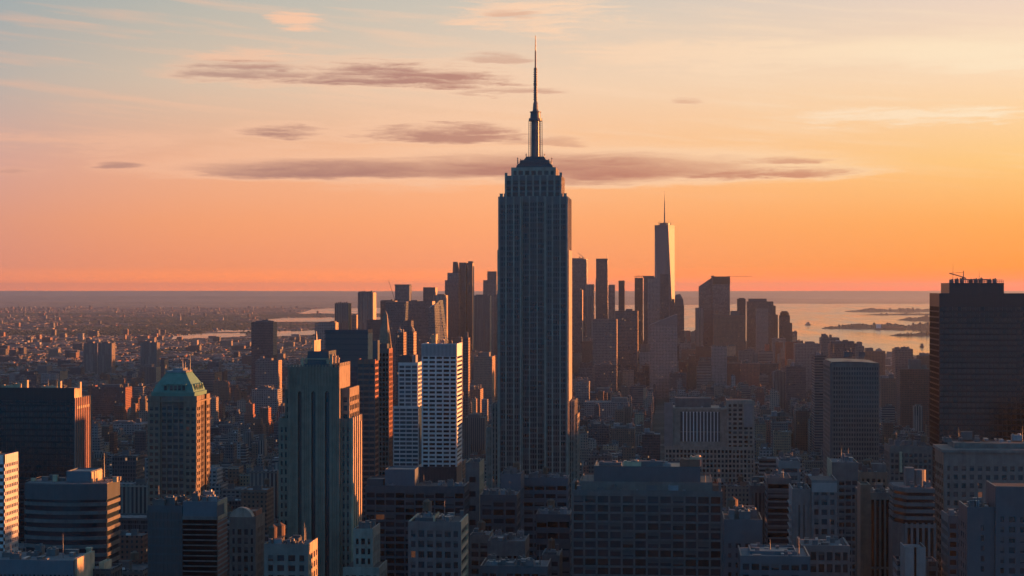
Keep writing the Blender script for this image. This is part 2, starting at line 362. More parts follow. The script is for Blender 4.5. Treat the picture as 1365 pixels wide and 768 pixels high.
    def tank(s, x, y, z, r=2.0, h=3.6):
        b = MB()
        for a in range(4): b.bar((x+r*.7*math.cos(a*1.571+.78), y+r*.7*math.sin(a*1.571+.78), z), (x+r*.7*math.cos(a*1.571+.78), y+r*.7*math.sin(a*1.571+.78), z+2.2), .15, 4)
        lg = MB(); lg.cyl(0, 0, 2.2, 2.2+h, r, r, 12); lg.cyl(0, 0, 2.2+h, 2.2+h+1.2, r*1.05, .15, 12)
        t = lg.build('water_tank', M['wood'], s.root, (x, y, z))
        for v in range(len(b.v)): b.v[v] = (b.v[v][0]-x, b.v[v][1]-y, b.v[v][2]-z)
        b.build('tank_stand', M['grey'], t)
    def pole(s, x, y, z, h, r=.18, name='antenna'):
        b = MB(); b.cyl(0, 0, 0, h*.6, r, r*.8, 6); b.cyl(0, 0, h*.6, h, r*.6, r*.3, 6); return b.build(name, M['grey'], s.root, (x, y, z))
    def clutter(s, n=6, x0=None, x1=None, y0=0, y1=None, z=None, seed=0, tanks=1, big=1.0):
        rg = random.Random(seed+int(s.px0)*7+int(s.yt)); x0 = -s.w/2 if x0 is None else x0; x1 = s.w/2 if x1 is None else x1
        y1 = s.d if y1 is None else y1; z = (s.zt if z is None else z)+.26
        used = []
        n = int(n*2.2) if s.Y < 1300 else n
        for i in range(n*5):
            if len(used) >= n: break
            w, d_, h = rg.uniform(1.3, 5.2)*big, rg.uniform(1.3, 4.6)*big, rg.uniform(.9, 3.6)*big
            if x1-x0 < w+3 or y1-y0 < d_+3: continue
            x, y = rg.uniform(x0+w/2+1.2, x1-w/2-1.2), rg.uniform(y0+d_/2+1.2, y1-d_/2-1.2)
            if any(abs(x-a) < (w+p)/2+.4 and abs(y-b) < (d_+q)/2+.4 for a, b, p, q in used): continue
            used.append((x, y, w, d_))
            if i < tanks and x1-x0 > 8 and rg.random() < .5: s.tank(x, y, z, rg.uniform(1.6, 2.3))
            elif rg.random() < .2: s.unit(x, y, z, w*.35, d_*1.5, .7, 'steel', 'duct_run')
            elif rg.random() < .18: s.pole(x, y, z, rg.uniform(4, 9))
            else: s.unit(x, y, z, w, d_, h, rg.choice(['grey', 'roofpale', 'concrete', 'steel']), rg.choice(['rooftop_unit', 'stair_bulkhead', 'vent_housing']))
    def done(s):
        for (nm, _), (mb, m_) in s.parts.items():
            if mb.v: mb.build(nm, m_, s.root)
        vis = sorted(s.win, key=lambda q: (q[0], q[1]))
        for q in vis[:100]:
            o = bpy.data.objects.new('window', pane_mesh(q[2], q[3], q[4], q[6])); C.objects.link(o); o.parent = s.root; o.location = q[5]
        if len(vis) > 100:
            b = MB()
            for q in vis[100:]:
                x, y, z = q[5]; w, h = q[3], q[4]
                if q[2] == 'F': b.box(x-w/2, x+w/2, y-.07, y-.015, z, z+h)
                elif q[2] == 'R': b.box(x+.015, x+.07, y-w/2, y+w/2, z, z+h)
                else: b.box(x-.07, x-.015, y-w/2, y+w/2, z, z+h)
            b.build('window_grid', vis[100][6], s.root)['kind'] = 'stuff'
        s.win = []

# ------------------------------------------------------------------ the setting: land, water, islands, far hills, air
def structure(o): o['kind'] = 'structure'; return o
def ground():
    m, k, b = pmat('city_ground')
    oc = k.new('ShaderNodeTexCoord').outputs['Object']
    vo = k.new('ShaderNodeTexVoronoi', voronoi_dimensions='2D'); k.l.new(oc, vo.inputs['Vector']); vo.inputs['Scale'].default_value = 1/55
    s = k.new('ShaderNodeSeparateColor'); k.l.new(vo.outputs['Color'], s.inputs[0])
    big = k.noise(oc, 1/900, 4, .6)
    c = k.ramp(s.outputs[0], [(0, (.035,.04,.03,1)), (.4, (.07,.07,.065,1)), (.75, (.12,.105,.09,1)), (1, (.26,.24,.22,1))])
    c = k.mix(k.mapr(big, .42, .62), c, (.03,.038,.026,1))
    k.put(b.inputs['Base Color'], c); b.inputs['Roughness'].default_value = .9
    mb = MB(); mb.box(-29000, 24000, -600, 63000, -3, 0)
    structure(mb.build('ground', m))
ground()
WATER = [[(228,452.5),(262,451),(330,449),(328,444),(270,445),(232,448)], [(284,443),(340,442.5),(338,440),(296,440.6)],
         [(352,429.5),(448,429),(520,428),(520,422.5),(448,423),(380,424),(352,426.5)], [(398,418.5),(450,418.5),(560,418),(560,410),(450,411),(416,412.5)],
         [(362,449),(412,447),(440,446),(440,440.5),(412,441),(368,442)],
         [(690,455),(1000,455),(1060,457),(1100,466),(1160,471),(1250,476),(1420,484),(1440,405.5),(1200,405),(900,405.5),(690,407)]]
WPOLY = []
def water():
    m, k, b = pmat('river_water')
    oc = k.new('ShaderNodeTexCoord').outputs['Object']
    b.inputs['Base Color'].default_value = (.02,.035,.045,1); b.inputs['Roughness'].default_value = .22
    n = k.noise(k.vm('MULTIPLY', oc, (.6, 1.0, 1)), .012, 6, .62)
    n2 = k.noise(k.vm('MULTIPLY', oc, (1.0, .12, 1)), .004, 4, .6)
    k.put(b.inputs['Roughness'], k.mapr(n2, .35, .65, .05, .2))
    bp = k.new('ShaderNodeBump'); bp.inputs['Distance'].default_value = 1.0; bp.inputs['Strength'].default_value = .06
    k.put(bp.inputs['Height'], n); k.l.new(bp.outputs[0], b.inputs['Normal'])
    for i, poly in enumerate(WATER):
        pts = []
        for j in range(len(poly)):
            p, q = poly[j], poly[(j+1) % len(poly)]
            for f in range(6):
                t = f/6; px, py = p[0]+(q[0]-p[0])*t, p[1]+(q[1]-p[1])*t
                jit = math.sin(px*.9+py*3)*.25+math.sin(px*.31)*.3
                pts.append(ground_pt(px, py+jit*.7))
        WPOLY.append(pts)
        b_ = MB(); b_.v = [(x, y, 1.0+.3*i) for x, y in pts]; b_.f = [tuple(range(len(pts)))]; b_.mi = [0]
        o = b_.build('harbour_water' if i == 5 else 'river_water', m)
        if o.data.polygons[0].normal.z < 0: o.data.flip_normals()
        structure(o)
water()
def inside(x, y, poly):
    r = False; n = len(poly)
    for i in range(n):
        x0, y0 = poly[i]; x1, y1 = poly[i-1]
        if (y0 > y) != (y1 > y) and x < (x1-x0)*(y-y0)/(y1-y0)+x0: r = not r
    return r
def island(label, px0, px1, py, tall, seed, taper=.3):
    rg = random.Random(seed); Y0 = ground_pt((px0+px1)/2, py)[1]
    xa, xb = Xof(px0, Y0), Xof(px1, Y0); L = xb-xa; W = min(900, L*.22)
    n, b = 110, MB(); rows = []
    hs = [0]*(n+1)
    for i in range(n+1): hs[i] = tall*(.42+.1*math.sin(i*.21+seed)+.22*rg.random()+(.45*rg.random() if rg.random() < .22 else 0))
    for r, (fy, fz) in enumerate([(0, 0), (.06, .18), (.3, 1), (.7, .9), (1, 0)]):
        for i in range(n+1):
            t = i/n; e = min(1, t/taper, (1-t)/.12)**.7 if 0 < t < 1 else 0
            b.v.append((xa+L*t, Y0+W*(fy-.5)*max(.05, e)+W*.5, 2+max(0, hs[i]*fz*e)))
    for r in range(4):
        for i in range(n):
            q = r*(n+1)+i; b.f.append((q, q+1, q+n+2, q+n+1)); b.mi.append(0)
    o = structure(b.build('island', M['soil'])); o['label'] = label; return o, xa, xb, Y0, W, hs
ISL = [island('long wooded island in the harbour, nearest the right tower', 1096, 1262, 439, 52, 1, .22), island('low far island near the harbour horizon', 1127, 1280, 416, 62, 2, .2),
       island('thin flat spit between the far islands', 1146, 1275, 420.5, 24, 3), island('short dark island beside the right tower', 1196, 1290, 427.5, 52, 4), island('small near island low beside the right tower', 1186, 1300, 448.5, 38, 5, .5)]
def hills():
    m, k, b = pmat('hill_woods'); oc = k.new('ShaderNodeTexCoord').outputs['Object']
    k.put(b.inputs['Base Color'], k.ramp(k.noise(oc, .0012, 6, .6), [(.3, (.07,.075,.05,1)), (.7, (.20,.17,.12,1))])); b.inputs['Roughness'].default_value = .95
    bp = k.new('ShaderNodeBump'); bp.inputs['Distance'].default_value = 160; bp.inputs['Strength'].default_value = 1.0
    k.put(bp.inputs['Height'], k.noise(k.vm('MULTIPLY', oc, (1, .6, 2.0)), .0022, 7, .65)); k.l.new(bp.outputs[0], b.inputs['Normal'])
    for (Y, z, x0, x1, sd_) in ((57500, 212, -28500, 23500, 7), (30500, 36, -23000, 1500, 3), (42000, 100, -27000, 6000, 5)):
        rg = random.Random(sd_); n = 120; mb = MB()
        for fy, fz in ((0, 0), (900, .8), (1700, 1), (3400, .2)):
            for i in range(n+1):
                t = i/n; e = min(1, (1-t)*5) if sd_ != 7 else 1
                h = z*fz*e*(1+.025*math.sin(t*9+sd_)+.014*math.sin(t*31)+.008*math.sin(t*97+sd_))
                mb.v.append((x0+(x1-x0)*t, Y+fy, h))
        for r in range(3):
            for i in range(n):
                q = r*(n+1)+i; mb.f.append((q, q+1, q+n+2, q+n+1)); mb.mi.append(0)
        structure(mb.build('hills', m))
hills()
def haze():
    m = bpy.data.materials.new('haze'); m.use_nodes = True; k = NT(m.node_tree); k.n.clear()
    v = k.new('ShaderNodeVolumePrincipled'); v.inputs['Color'].default_value = (*HAZE_COL, 1); v.inputs['Density'].default_value = HAZE_DENS
    v.inputs['Anisotropy'].default_value = HAZE_G
    o = k.new('ShaderNodeOutputMaterial'); k.l.new(v.outputs[0], o.inputs['Volume'])
    mb = MB(); mb.box(-29500, 24500, -1100, BOX_FAR, -4, BOX_TOP)
    mb.build('haze', m)['kind'] = 'stuff'
haze()

# ------------------------------------------------------------------ the tall central tower
def central_tower():
    st = style('limestone', 'tglass', fh=3.75, pw=1.25, sh=1.25, dp=.9, rec=.62, top=2.5, span='aluminium', nb=3, par=1.6)
    t = Tower('art_deco_skyscraper', 'tallest stone skyscraper in the centre with stepped crown and long needle mast', 664, 757, 265, 1300, 50, ref='the tall central tower', roof='roofpale')
    L = lambda px: t.lx(px); Z = lambda py: t.lz(710, py)
    hw = t.w/2; zs = Z(265)
    xa, xb = L(695), L(726)                                       # the recessed centre of the front
    fins = dict(st)
    wing = style('limestone', 'tglass', fh=3.75, pw=1.2, sh=1.2, dp=.9, rec=.62, top=4, span='aluminium', nb=3, nbs=7, par=1.6)
    t.vol(-hw, xa, 0, 50, 0, zs, wing, 'FL'); t.vol(xb, hw, 0, 50, 0, zs, wing, 'FR')
    t.vol(xa+.01, xb-.01, 3.2, 46, 0, Z(262), style('limestone', 'tglass', fh=3.75, pw=.95, sh=1.2, dp=.8, rec=.5, top=4, span='aluminium', nb=3, par=.5), 'F')
    t.vol(L(672), L(748), 5, 45, zs-1, Z(236), style('limestone', 'tglass', fh=4.2, pw=1.3, sh=1.4, dp=.8, rec=.5, top=2.2, span='aluminium', nb=8, par=1.4), 'FRL')
    t.vol(L(680), L(740), 9, 41, Z(236)-1, Z(223.5), style('limestone', 'tglass', fh=5.6, pw=1.6, sh=2.6, dp=.8, rec=.3, top=1.6, nb=7, par=.8), 'FRL')
    # mullions: two slim ribs in each wide bay of the wings
    mu = t.P('mullion_grid', 'aluminium')
    for a, b in ((-hw, xa), (xb, hw)):
        cw = (b-a)/3
        for i in range(3):
            for f in (1/3, 2/3): u = a+(i+f)*cw; mu.box(u-.28, u+.28, .22, .86, 0, zs)
    cw = (xb-xa)/3
    for i in range(3):
        for f in (1/3, 2/3): u = xa+(i+f)*cw; mu.box(u-.25, u+.25, 3.45, 3.96, 0, zs-2)
    for i in range(7):
        a = .9+i*49.1/7
        for f in (1/3, 2/3): u = a+f*49.1/7; mu.box(hw-.86, hw-.22, u-.28, u+.28, 0, zs)
    # the slightly wider shaft below, and the lower shoulders
    for px0, px1, py, y0, y1, n in ((757.2, 758.2, 333, 2, 44, 1), (662.6, 663.8, 333, 2, 44, 1)):
        t.P('wall', 'limestone').box(L(px0), L(px1), y0, y1, 0, Z(py))
    sh_ = style('limestone', 'tglass', fh=3.75, pw=1.0, sh=1.3, dp=.6, rec=.3, top=2, nb=2, nbs=8, span='aluminium')
    t.vol(L(757.4), L(765.5), 6, 46, 0, Z(537), sh_, 'FR'); t.vol(L(765.6), L(769), 9, 40, 0, Z(556), style('limestone', 'tglass', fh=3.75, pw=.7, sh=1.3, nb=1, nbs=8), 'FR')
    t.vol(L(654), L(663.4), 6, 46, 0, Z(541), sh_, 'FL'); t.vol(L(646.5), L(653.9), 9, 40, 0, Z(573), sh_, 'FL')
    # stepped deck and mooring mast
    cx = L(710.4); cy = 25
    sq = lambda r, z, ry=None: [(cx-r, cy-(ry or r*.8), z), (cx+r, cy-(ry or r*.8), z), (cx+r, cy+(ry or r*.8), z), (cx-r, cy+(ry or r*.8), z)]
    b = MB(); b.loft([sq(13.2, Z(223.5)-.5), sq(13.0, Z(219)), sq(11.4, Z(216))]); b.loft([sq(11.0, Z(216)-.3), sq(10.6, Z(212)), sq(8.0, Z(210.5)), sq(6.2, Z(206))])
    deck = b.build('observation_deck', M['slate'], t.root)
    r = MB()
    for x in np.linspace(-12.4, 12.4, 26): r.bar((cx+x, cy-10.2, Z(216)), (cx+x, cy-10.2, Z(213.6)), .08, 4)
    for z in (214.7, 213.6): r.bar((cx-12.4, cy-10.2, Z(z)), (cx+12.4, cy-10.2, Z(z)), .08, 4)
    r.build('railing', M['grey'], deck)
    for sx in (-1, 1):                                             # the aerials that stand on the corners of the deck
        for k_, (dx, top) in enumerate(((12.3, 207.5), (10.2, 209.5), (9.0, 210), (6.6, 201))):
            a = MB(); a.cyl(0, 0, 0, Z(top)-Z(217), .32, .2, 6)
            for q in (0.35, .6, .85): a.box(-.5, .5, -.2, .2, (Z(top)-Z(217))*q-.25, (Z(top)-Z(217))*q+.25)
            a.build('corner_aerial', M['grey'], t.root, (cx+sx*dx, cy-8+k_*2, Z(217)))
    m = MB(); m.cyl(cx, cy, Z(206)-1, Z(156), 3.1, 2.9, 16)
    for i in range(16):
        a = i*math.pi/8; m.bar((cx+3.15*math.cos(a), cy+3.15*math.sin(a), Z(206)-1), (cx+2.95*math.cos(a), cy+2.95*math.sin(a), Z(156)), .16, 4)
    mast = m.build('mooring_mast', M['grey'], t.root)
    for i in range(4):                                             # the open frames carried round the mast
        a = math.radians(90*i)
        w = MB(); ca, sa = math.cos(a), math.sin(a)
        for rr in (3.7, 5.0): w.bar((cx+rr*ca, cy+rr*sa, Z(209)), (cx+rr*ca*.96, cy+rr*sa*.96, Z(157)), .2, 5)
        for z in np.linspace(Z(207), Z(158), 20): w.bar((cx+2.8*ca, cy+2.8*sa, z), (cx+5.05*ca, cy+5.05*sa, z), .13, 4)
        w.build('antenna_frame', M['grey'], mast)
    d = MB(); d.cyl(cx, cy, Z(157), Z(153.5), 5.0, 4.8, 16); d.cyl(cx, cy, Z(153.5), Z(145.5), 3.9, 3.6, 16); d.cyl(cx, cy, Z(145.5), Z(144.3), 4.2, 4.1, 16); d.cyl(cx, cy, Z(144.3), Z(141), 2.4, 1.8, 12)
    d.build('mast_dome', M['slate'], t.root)
    s_ = MB(); s_.cyl(cx, cy, Z(141.5), Z(134), 2.0, 1.7, 10); s_.cyl(cx, cy, Z(134), Z(130), 1.75, 1.1, 10); s_.cyl(cx, cy, Z(130), Z(108), 1.25, 1.1, 8); s_.cyl(cx, cy, Z(108), Z(106), 1.5, 1.5, 8)
    s_.cyl(cx, cy, Z(106), Z(86), 1.15, .95, 8); s_.cyl(cx, cy, Z(86), Z(85), 1.3, 1.3, 8); s_.cyl(cx, cy, Z(85), Z(62), .62, .5, 8); s_.cyl(cx, cy, Z(62), Z(41), .46, .26, 6)
    for z in np.linspace(Z(128), Z(88), 14): s_.cyl(cx, cy, z, z+.35, 1.65, 1.65, 8)
    s_.build('spire_antenna', M['grey'], t.root)
    for x, y in ((-hw+2, 2), (hw-2, 2), (-hw+5, 2.5), (hw-5, 2.5)): t.unit(x, y+1, zs+.3, 2.2, 2.2, 3.4, 'limestone', 'corner_pylon')
    for x in (L(673.5), L(747)): t.unit(x, 7, Z(236)+.3, 1.8, 1.8, 3.0, 'limestone', 'corner_pylon')
    t.done()
central_tower()

# ------------------------------------------------------------------ buildings of the near left
def near_left():
    # black slab
    t = Tower('black_office_tower', 'huge black slab at the left edge with glowing red and white end stripes', -70, 99, 531, 1150, 35, ref='the black slab at the left edge')
    st = style('black', 'dglass', bay=3.0, fh=3.9, pw=.35, sh=1.1, dp=.35, rec=.12, top=1.2, win=False, span='black')
    t.vol(-t.w/2, t.w/2, .02, 35, 0, t.zt, dict(st), 'F', True)
    t.vol(-t.w/2, t.w/2-.01, 0, 15, t.zt-1, t.lz(50, 519), dict(st, top=5), 'F')
    t.P('penthouse_wall', 'tan').box(t.w/2-8, t.w/2, .4, 15, t.zt+.1, t.lz(50, 518))
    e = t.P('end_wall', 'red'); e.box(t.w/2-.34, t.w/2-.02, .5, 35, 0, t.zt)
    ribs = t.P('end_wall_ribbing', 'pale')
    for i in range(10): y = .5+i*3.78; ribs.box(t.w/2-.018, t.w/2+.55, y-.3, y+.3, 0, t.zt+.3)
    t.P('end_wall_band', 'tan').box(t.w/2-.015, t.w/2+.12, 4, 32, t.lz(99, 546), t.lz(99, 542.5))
    for i, (px, py, w, h) in enumerate(((6, 514, 9, 1.6), (18, 512.5, 4, 2.6), (30, 509, 1.5, 5), (60, 517, 10, 1.2), (75, 511, 1.2, 4.5), (101, 511, 1.5, 4.0))): t.unit(t.lx(px), 8, t.lz(50, 519)+.3, w, 3, h, 'tan', 'rooftop_unit')
    for px in (58, 70): t.pole(t.lx(px), 9, t.lz(50, 519)+.3, 6)
    t.done()
    # white slab at the frame edge
    t = Tower('white_office_tower', 'narrow pale slab cut by the left frame edge, windowed sunlit end wall', -60, 6, 609, 880, 19.5, ref='the pale slab at the left frame edge',
              st=style('white', 'glass', fh=3.45, pw=.55, sh=1.75, dp=.45, rec=.0, top=3.6, nb=9, nbs=8))
    t.clutter(3, tanks=0); t.done()
    # round-fronted banded block
    t = Tower('banded_office_block', 'dark office block with a curved front, pale horizontal bands and a bright penthouse', 33, 143, 644, 820, 22, ref='the curved banded block')
    def ring(o, y=0):
        pts = []
        for i in range(11):
            a = -1+i/5.0; pts.append((a*(t.w/2+o), y-o-4.2*(1-a*a)))
        x2 = Xof(160, t.Y+19.5)-t.xc
        return pts+[(x2+o, 19.5+o), (-t.w/2+1-o, 19.5+o)]
    z1 = t.zt; t.P('glass_wall', 'dglass').prism(ring(-.5), 0, z1-.1)
    bw = t.P('banding', 'concrete'); t.P('parapet', 'slate').prism(ring(0), z1-7.4, z1-.4); t.P('roof', 'roofpale').prism(ring(-.2), z1-.38, z1+.1)
    for i in range(16): zz = z1-9.3-i*3.86; bw.prism(ring(.12), zz-.9, zz+.75)
    pr = t.P('roof_rail', 'grey')
    q = ring(-.3)
    for a, b_ in zip(q, q[1:]+q[:1]): pr.bar((*a, z1+.9), (*b_, z1+.9), .12, 4)
    m = M['blue']; b = MB(); x0, x1 = t.lx(87), t.lx(120); b.pbox(x0, x1, 1.5, 17.5, z1+.1, t.lz(100, 630), .5); b.build('penthouse', m, t.root)
    b = MB(); b.box(x1+.01, x1+.3, 1.6, 4.4, z1+.1, t.lz(100, 630)); b.box(x1+.01, x1+.3, 6.2, 17.4, z1+.1, t.lz(100, 630)); b.build('penthouse_end_wall', M['tan'], t.root)
    for i, px in enumerate((45, 58, 66, 74, 80, 150, 154)): t.unit(t.lx(px, 6), 6+i % 3*3, z1+.1, 2+i % 3, 2, 1.2+.5*(i % 4), ('tan', 'grey', 'roofpale')[i % 3])
    t.pole(t.lx(130), 10, z1, 13, .3); t.done()
    # bottom left corner
    t = Tower('louvred_office_block', 'pale low roof in the bottom left corner with a louvred band below its parapet', -40, 98, 750, 640, 24, ref='the louvred roof in the bottom left corner', roof='roofpale',
              st=style('blue', 'dglass', bay=1.5, fh=5.2, pw=.7, sh=2.8, dp=.5, rec=.05, top=4.2))
    t.px_box(98.4, 103, 747, 2, 22, t.zt-14, 'tan', 'end_pier'); t.clutter(6, tanks=0); t.done()
    t = Tower('end_wall_block', 'small dark block in the bottom left with two glowing end walls and a chimney', 104, 148, 762, 660, 14, ref='the small block with glowing end walls', mat='dark')
    for px0, px1, py, y1, mt in ((104, 113, 760, 13, 'tan'), (132, 139, 752, 10, 'tan')):
        t.px_box(px0, px1, py, 1, y1, t.zt-20, mt, 'stair_tower')
    b = MB(); b.box(-.9, .9, -.9, .9, 0, 7); b.box(-1.1, 1.1, -1.1, 1.1, 7, 7.6); b.build('chimney', M['tan'], t.root, (t.lx(111), 7, t.zt+.3)); t.done()
    # green mansard
    t = Tower('green_roofed_tower', 'tan stone tower topped by a sloping green copper roof with dormer windows', 197, 262, 531, 1000, 30, ref='the green-roofed tower')
    w2 = t.w/2; Z = lambda py: t.lz(230, py)
    corner = style('weathered', 'glass', fh=3.6, pw=1.0, sh=1.7, dp=.55, rec=.1, top=5.0, nb=2, nbs=2, par=1.2); mid = style('weathered', 'glass', fh=3.6, pw=.75, sh=1.5, dp=.6, rec=.35, top=5.0, nb=4, nbs=4, span='darkstone', par=.6)
    t.vol(-w2, -w2+7, 0, 8, 0, t.zt, corner, 'FL'); t.vol(w2-7, w2, 0, 8.5, 0, t.zt, corner, 'FR'); t.vol(-w2+7.01, w2-7.01, .9, 28, 0, t.zt+.5, mid, 'F')
    t.vol(w2-12, w2-.9, 8.51, 21.5, 0, t.zt+.4, mid, 'R'); t.vol(w2-8, w2, 21.51, 30, 0, t.zt, corner, 'R')
    t.P('cornice', 'weathered').box(-w2-.5, w2+.5, -.5, 30.5, t.zt-2.2, t.zt-1.4)
    rect = lambda a, z, b=None: [(-w2+a, a, z), (w2-a, a, z), (w2-a, 30-a, z), (-w2+a, 30-a, z)]
    g = MB(); g.loft([rect(1.6, t.zt+.8), rect(1.4, t.zt+3.2), rect(2.2, t.zt+3.4), rect(3.6, Z(513)), rect(4.2, Z(512.4)), rect(8.0, Z(498.5)), rect(7.8, Z(497.6))])
    rf = g.build('mansard_roof', M['copper'], t.root)
    for i, px in enumerate((219, 227, 232.5, 238, 243.5)):
        b = MB(); b.box(-1.1, 1.1, -.4, 2.5, 0, 3.4); b.box(-1.35, 1.35, -.6, 2.5, 3.4, 3.8); d_ = b.build('dormer', M['copper'], rf, (t.lx(px), 2.6, Z(521.5)))
        b = MB(); b.box(-.75, .75, -.5, -.41, .35, 3.0); b.build('window', M['glass'], d_)
    for y in (7, 12, 17, 22):
        b = MB(); b.box(-2.5, .5, -1.3, 1.3, 0, 3.6); d_ = b.build('dormer', M['copper'], rf, (w2-2.8, y, Z(521.5)))
        b = MB(); b.box(.51, .58, -.8, .8, .4, 3.0); b.build('window', M['glass'], d_)
    b = MB(); b.box(-w2+8.2, w2-8.2, 8.2, 21.8, Z(497.6), Z(495)); b.box(-2.5, 3.5, 10, 20, Z(495), Z(492)); b.build('roof_crown', M['steel'], t.root)
    for x, h in ((-8, 4), (2, 8), (4, 6), (6, 9), (1, 5)): t.pole(x, 12+h % 5, Z(497), h, .22)
    t.done()
    # dark block in front of it
    t = Tower('dark_office_block', 'dark blank-fronted block below the green-roofed tower with a striped glowing end', 197, 243, 677, 760, 18, ref='the dark blank block', st=style('slate', 'dglass', bay=1.6, fh=3.6, pw=.3, sh=.8, dp=.2, rec=.05, top=2, win=False, span='slate'))
    zt2 = t.lz(260, 671); xa, xb = t.lx(243.3), t.lx(290)
    t.vol(xa, xb, -.6, 17.5, 0, zt2-6.4, style('black', 'dglass', bay=1.8, fh=2.2, pw=0, sh=.5, dp=.3, rec=.1, top=.5, win=False, span='concrete'), 'FR')
    t.P('attic', 'blue').pbox(xa+.2, xb-.2, -.3, 17.2, zt2-6.3, zt2, .8)
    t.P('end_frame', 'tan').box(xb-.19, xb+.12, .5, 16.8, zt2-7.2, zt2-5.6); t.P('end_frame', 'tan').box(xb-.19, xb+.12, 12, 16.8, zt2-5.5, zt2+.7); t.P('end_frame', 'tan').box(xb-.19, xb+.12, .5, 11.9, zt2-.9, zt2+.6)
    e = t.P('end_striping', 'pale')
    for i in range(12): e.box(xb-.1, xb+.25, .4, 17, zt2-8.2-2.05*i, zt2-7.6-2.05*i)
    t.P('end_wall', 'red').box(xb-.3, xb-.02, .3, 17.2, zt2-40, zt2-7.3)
    t.clutter(7, tanks=0); t.clutter(5, xa, xb, 0, 17, zt2, 5, tanks=1); t.done()
    # gabled stone block
    t = Tower('gabled_stone_block', 'dark stone block with an arched gable, between the dark blank block and the stepped tower', 306, 341, 692, 900, 21, ref='the arched gable block', st=style('darkstone', 'glass', bay=3.4, fh=4.5, pw=1.4, sh=1.6, dp=.5, rec=.2, top=5))
    b = MB(); pts = [(-6+12*i/10, 4.6*math.sin(math.pi*i/10)**.6 if 0 < i < 10 else 0) for i in range(11)]
    b.loft([[(x, .3, t.zt+1+z) for x, z in pts], [(x, 5, t.zt+1+z) for x, z in pts]]); b.build('arched_gable', M['limestone'], t.root, (-1, 0, 0))
    t.px_box(325, 340.8, 683, 6, 21, t.zt, 'red', 'lift_house'); t.clutter(4, tanks=1); t.done()
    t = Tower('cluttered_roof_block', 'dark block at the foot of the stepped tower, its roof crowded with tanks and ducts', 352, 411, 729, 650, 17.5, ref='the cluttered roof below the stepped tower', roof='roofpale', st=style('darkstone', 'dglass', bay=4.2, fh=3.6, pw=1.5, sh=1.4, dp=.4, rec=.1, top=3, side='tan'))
    t.clutter(14, tanks=3, seed=3, big=.62); t.px_box(384, 398, 720, 8, 14, t.zt, 'grey', 'lift_house')
    t.done()
near_left()

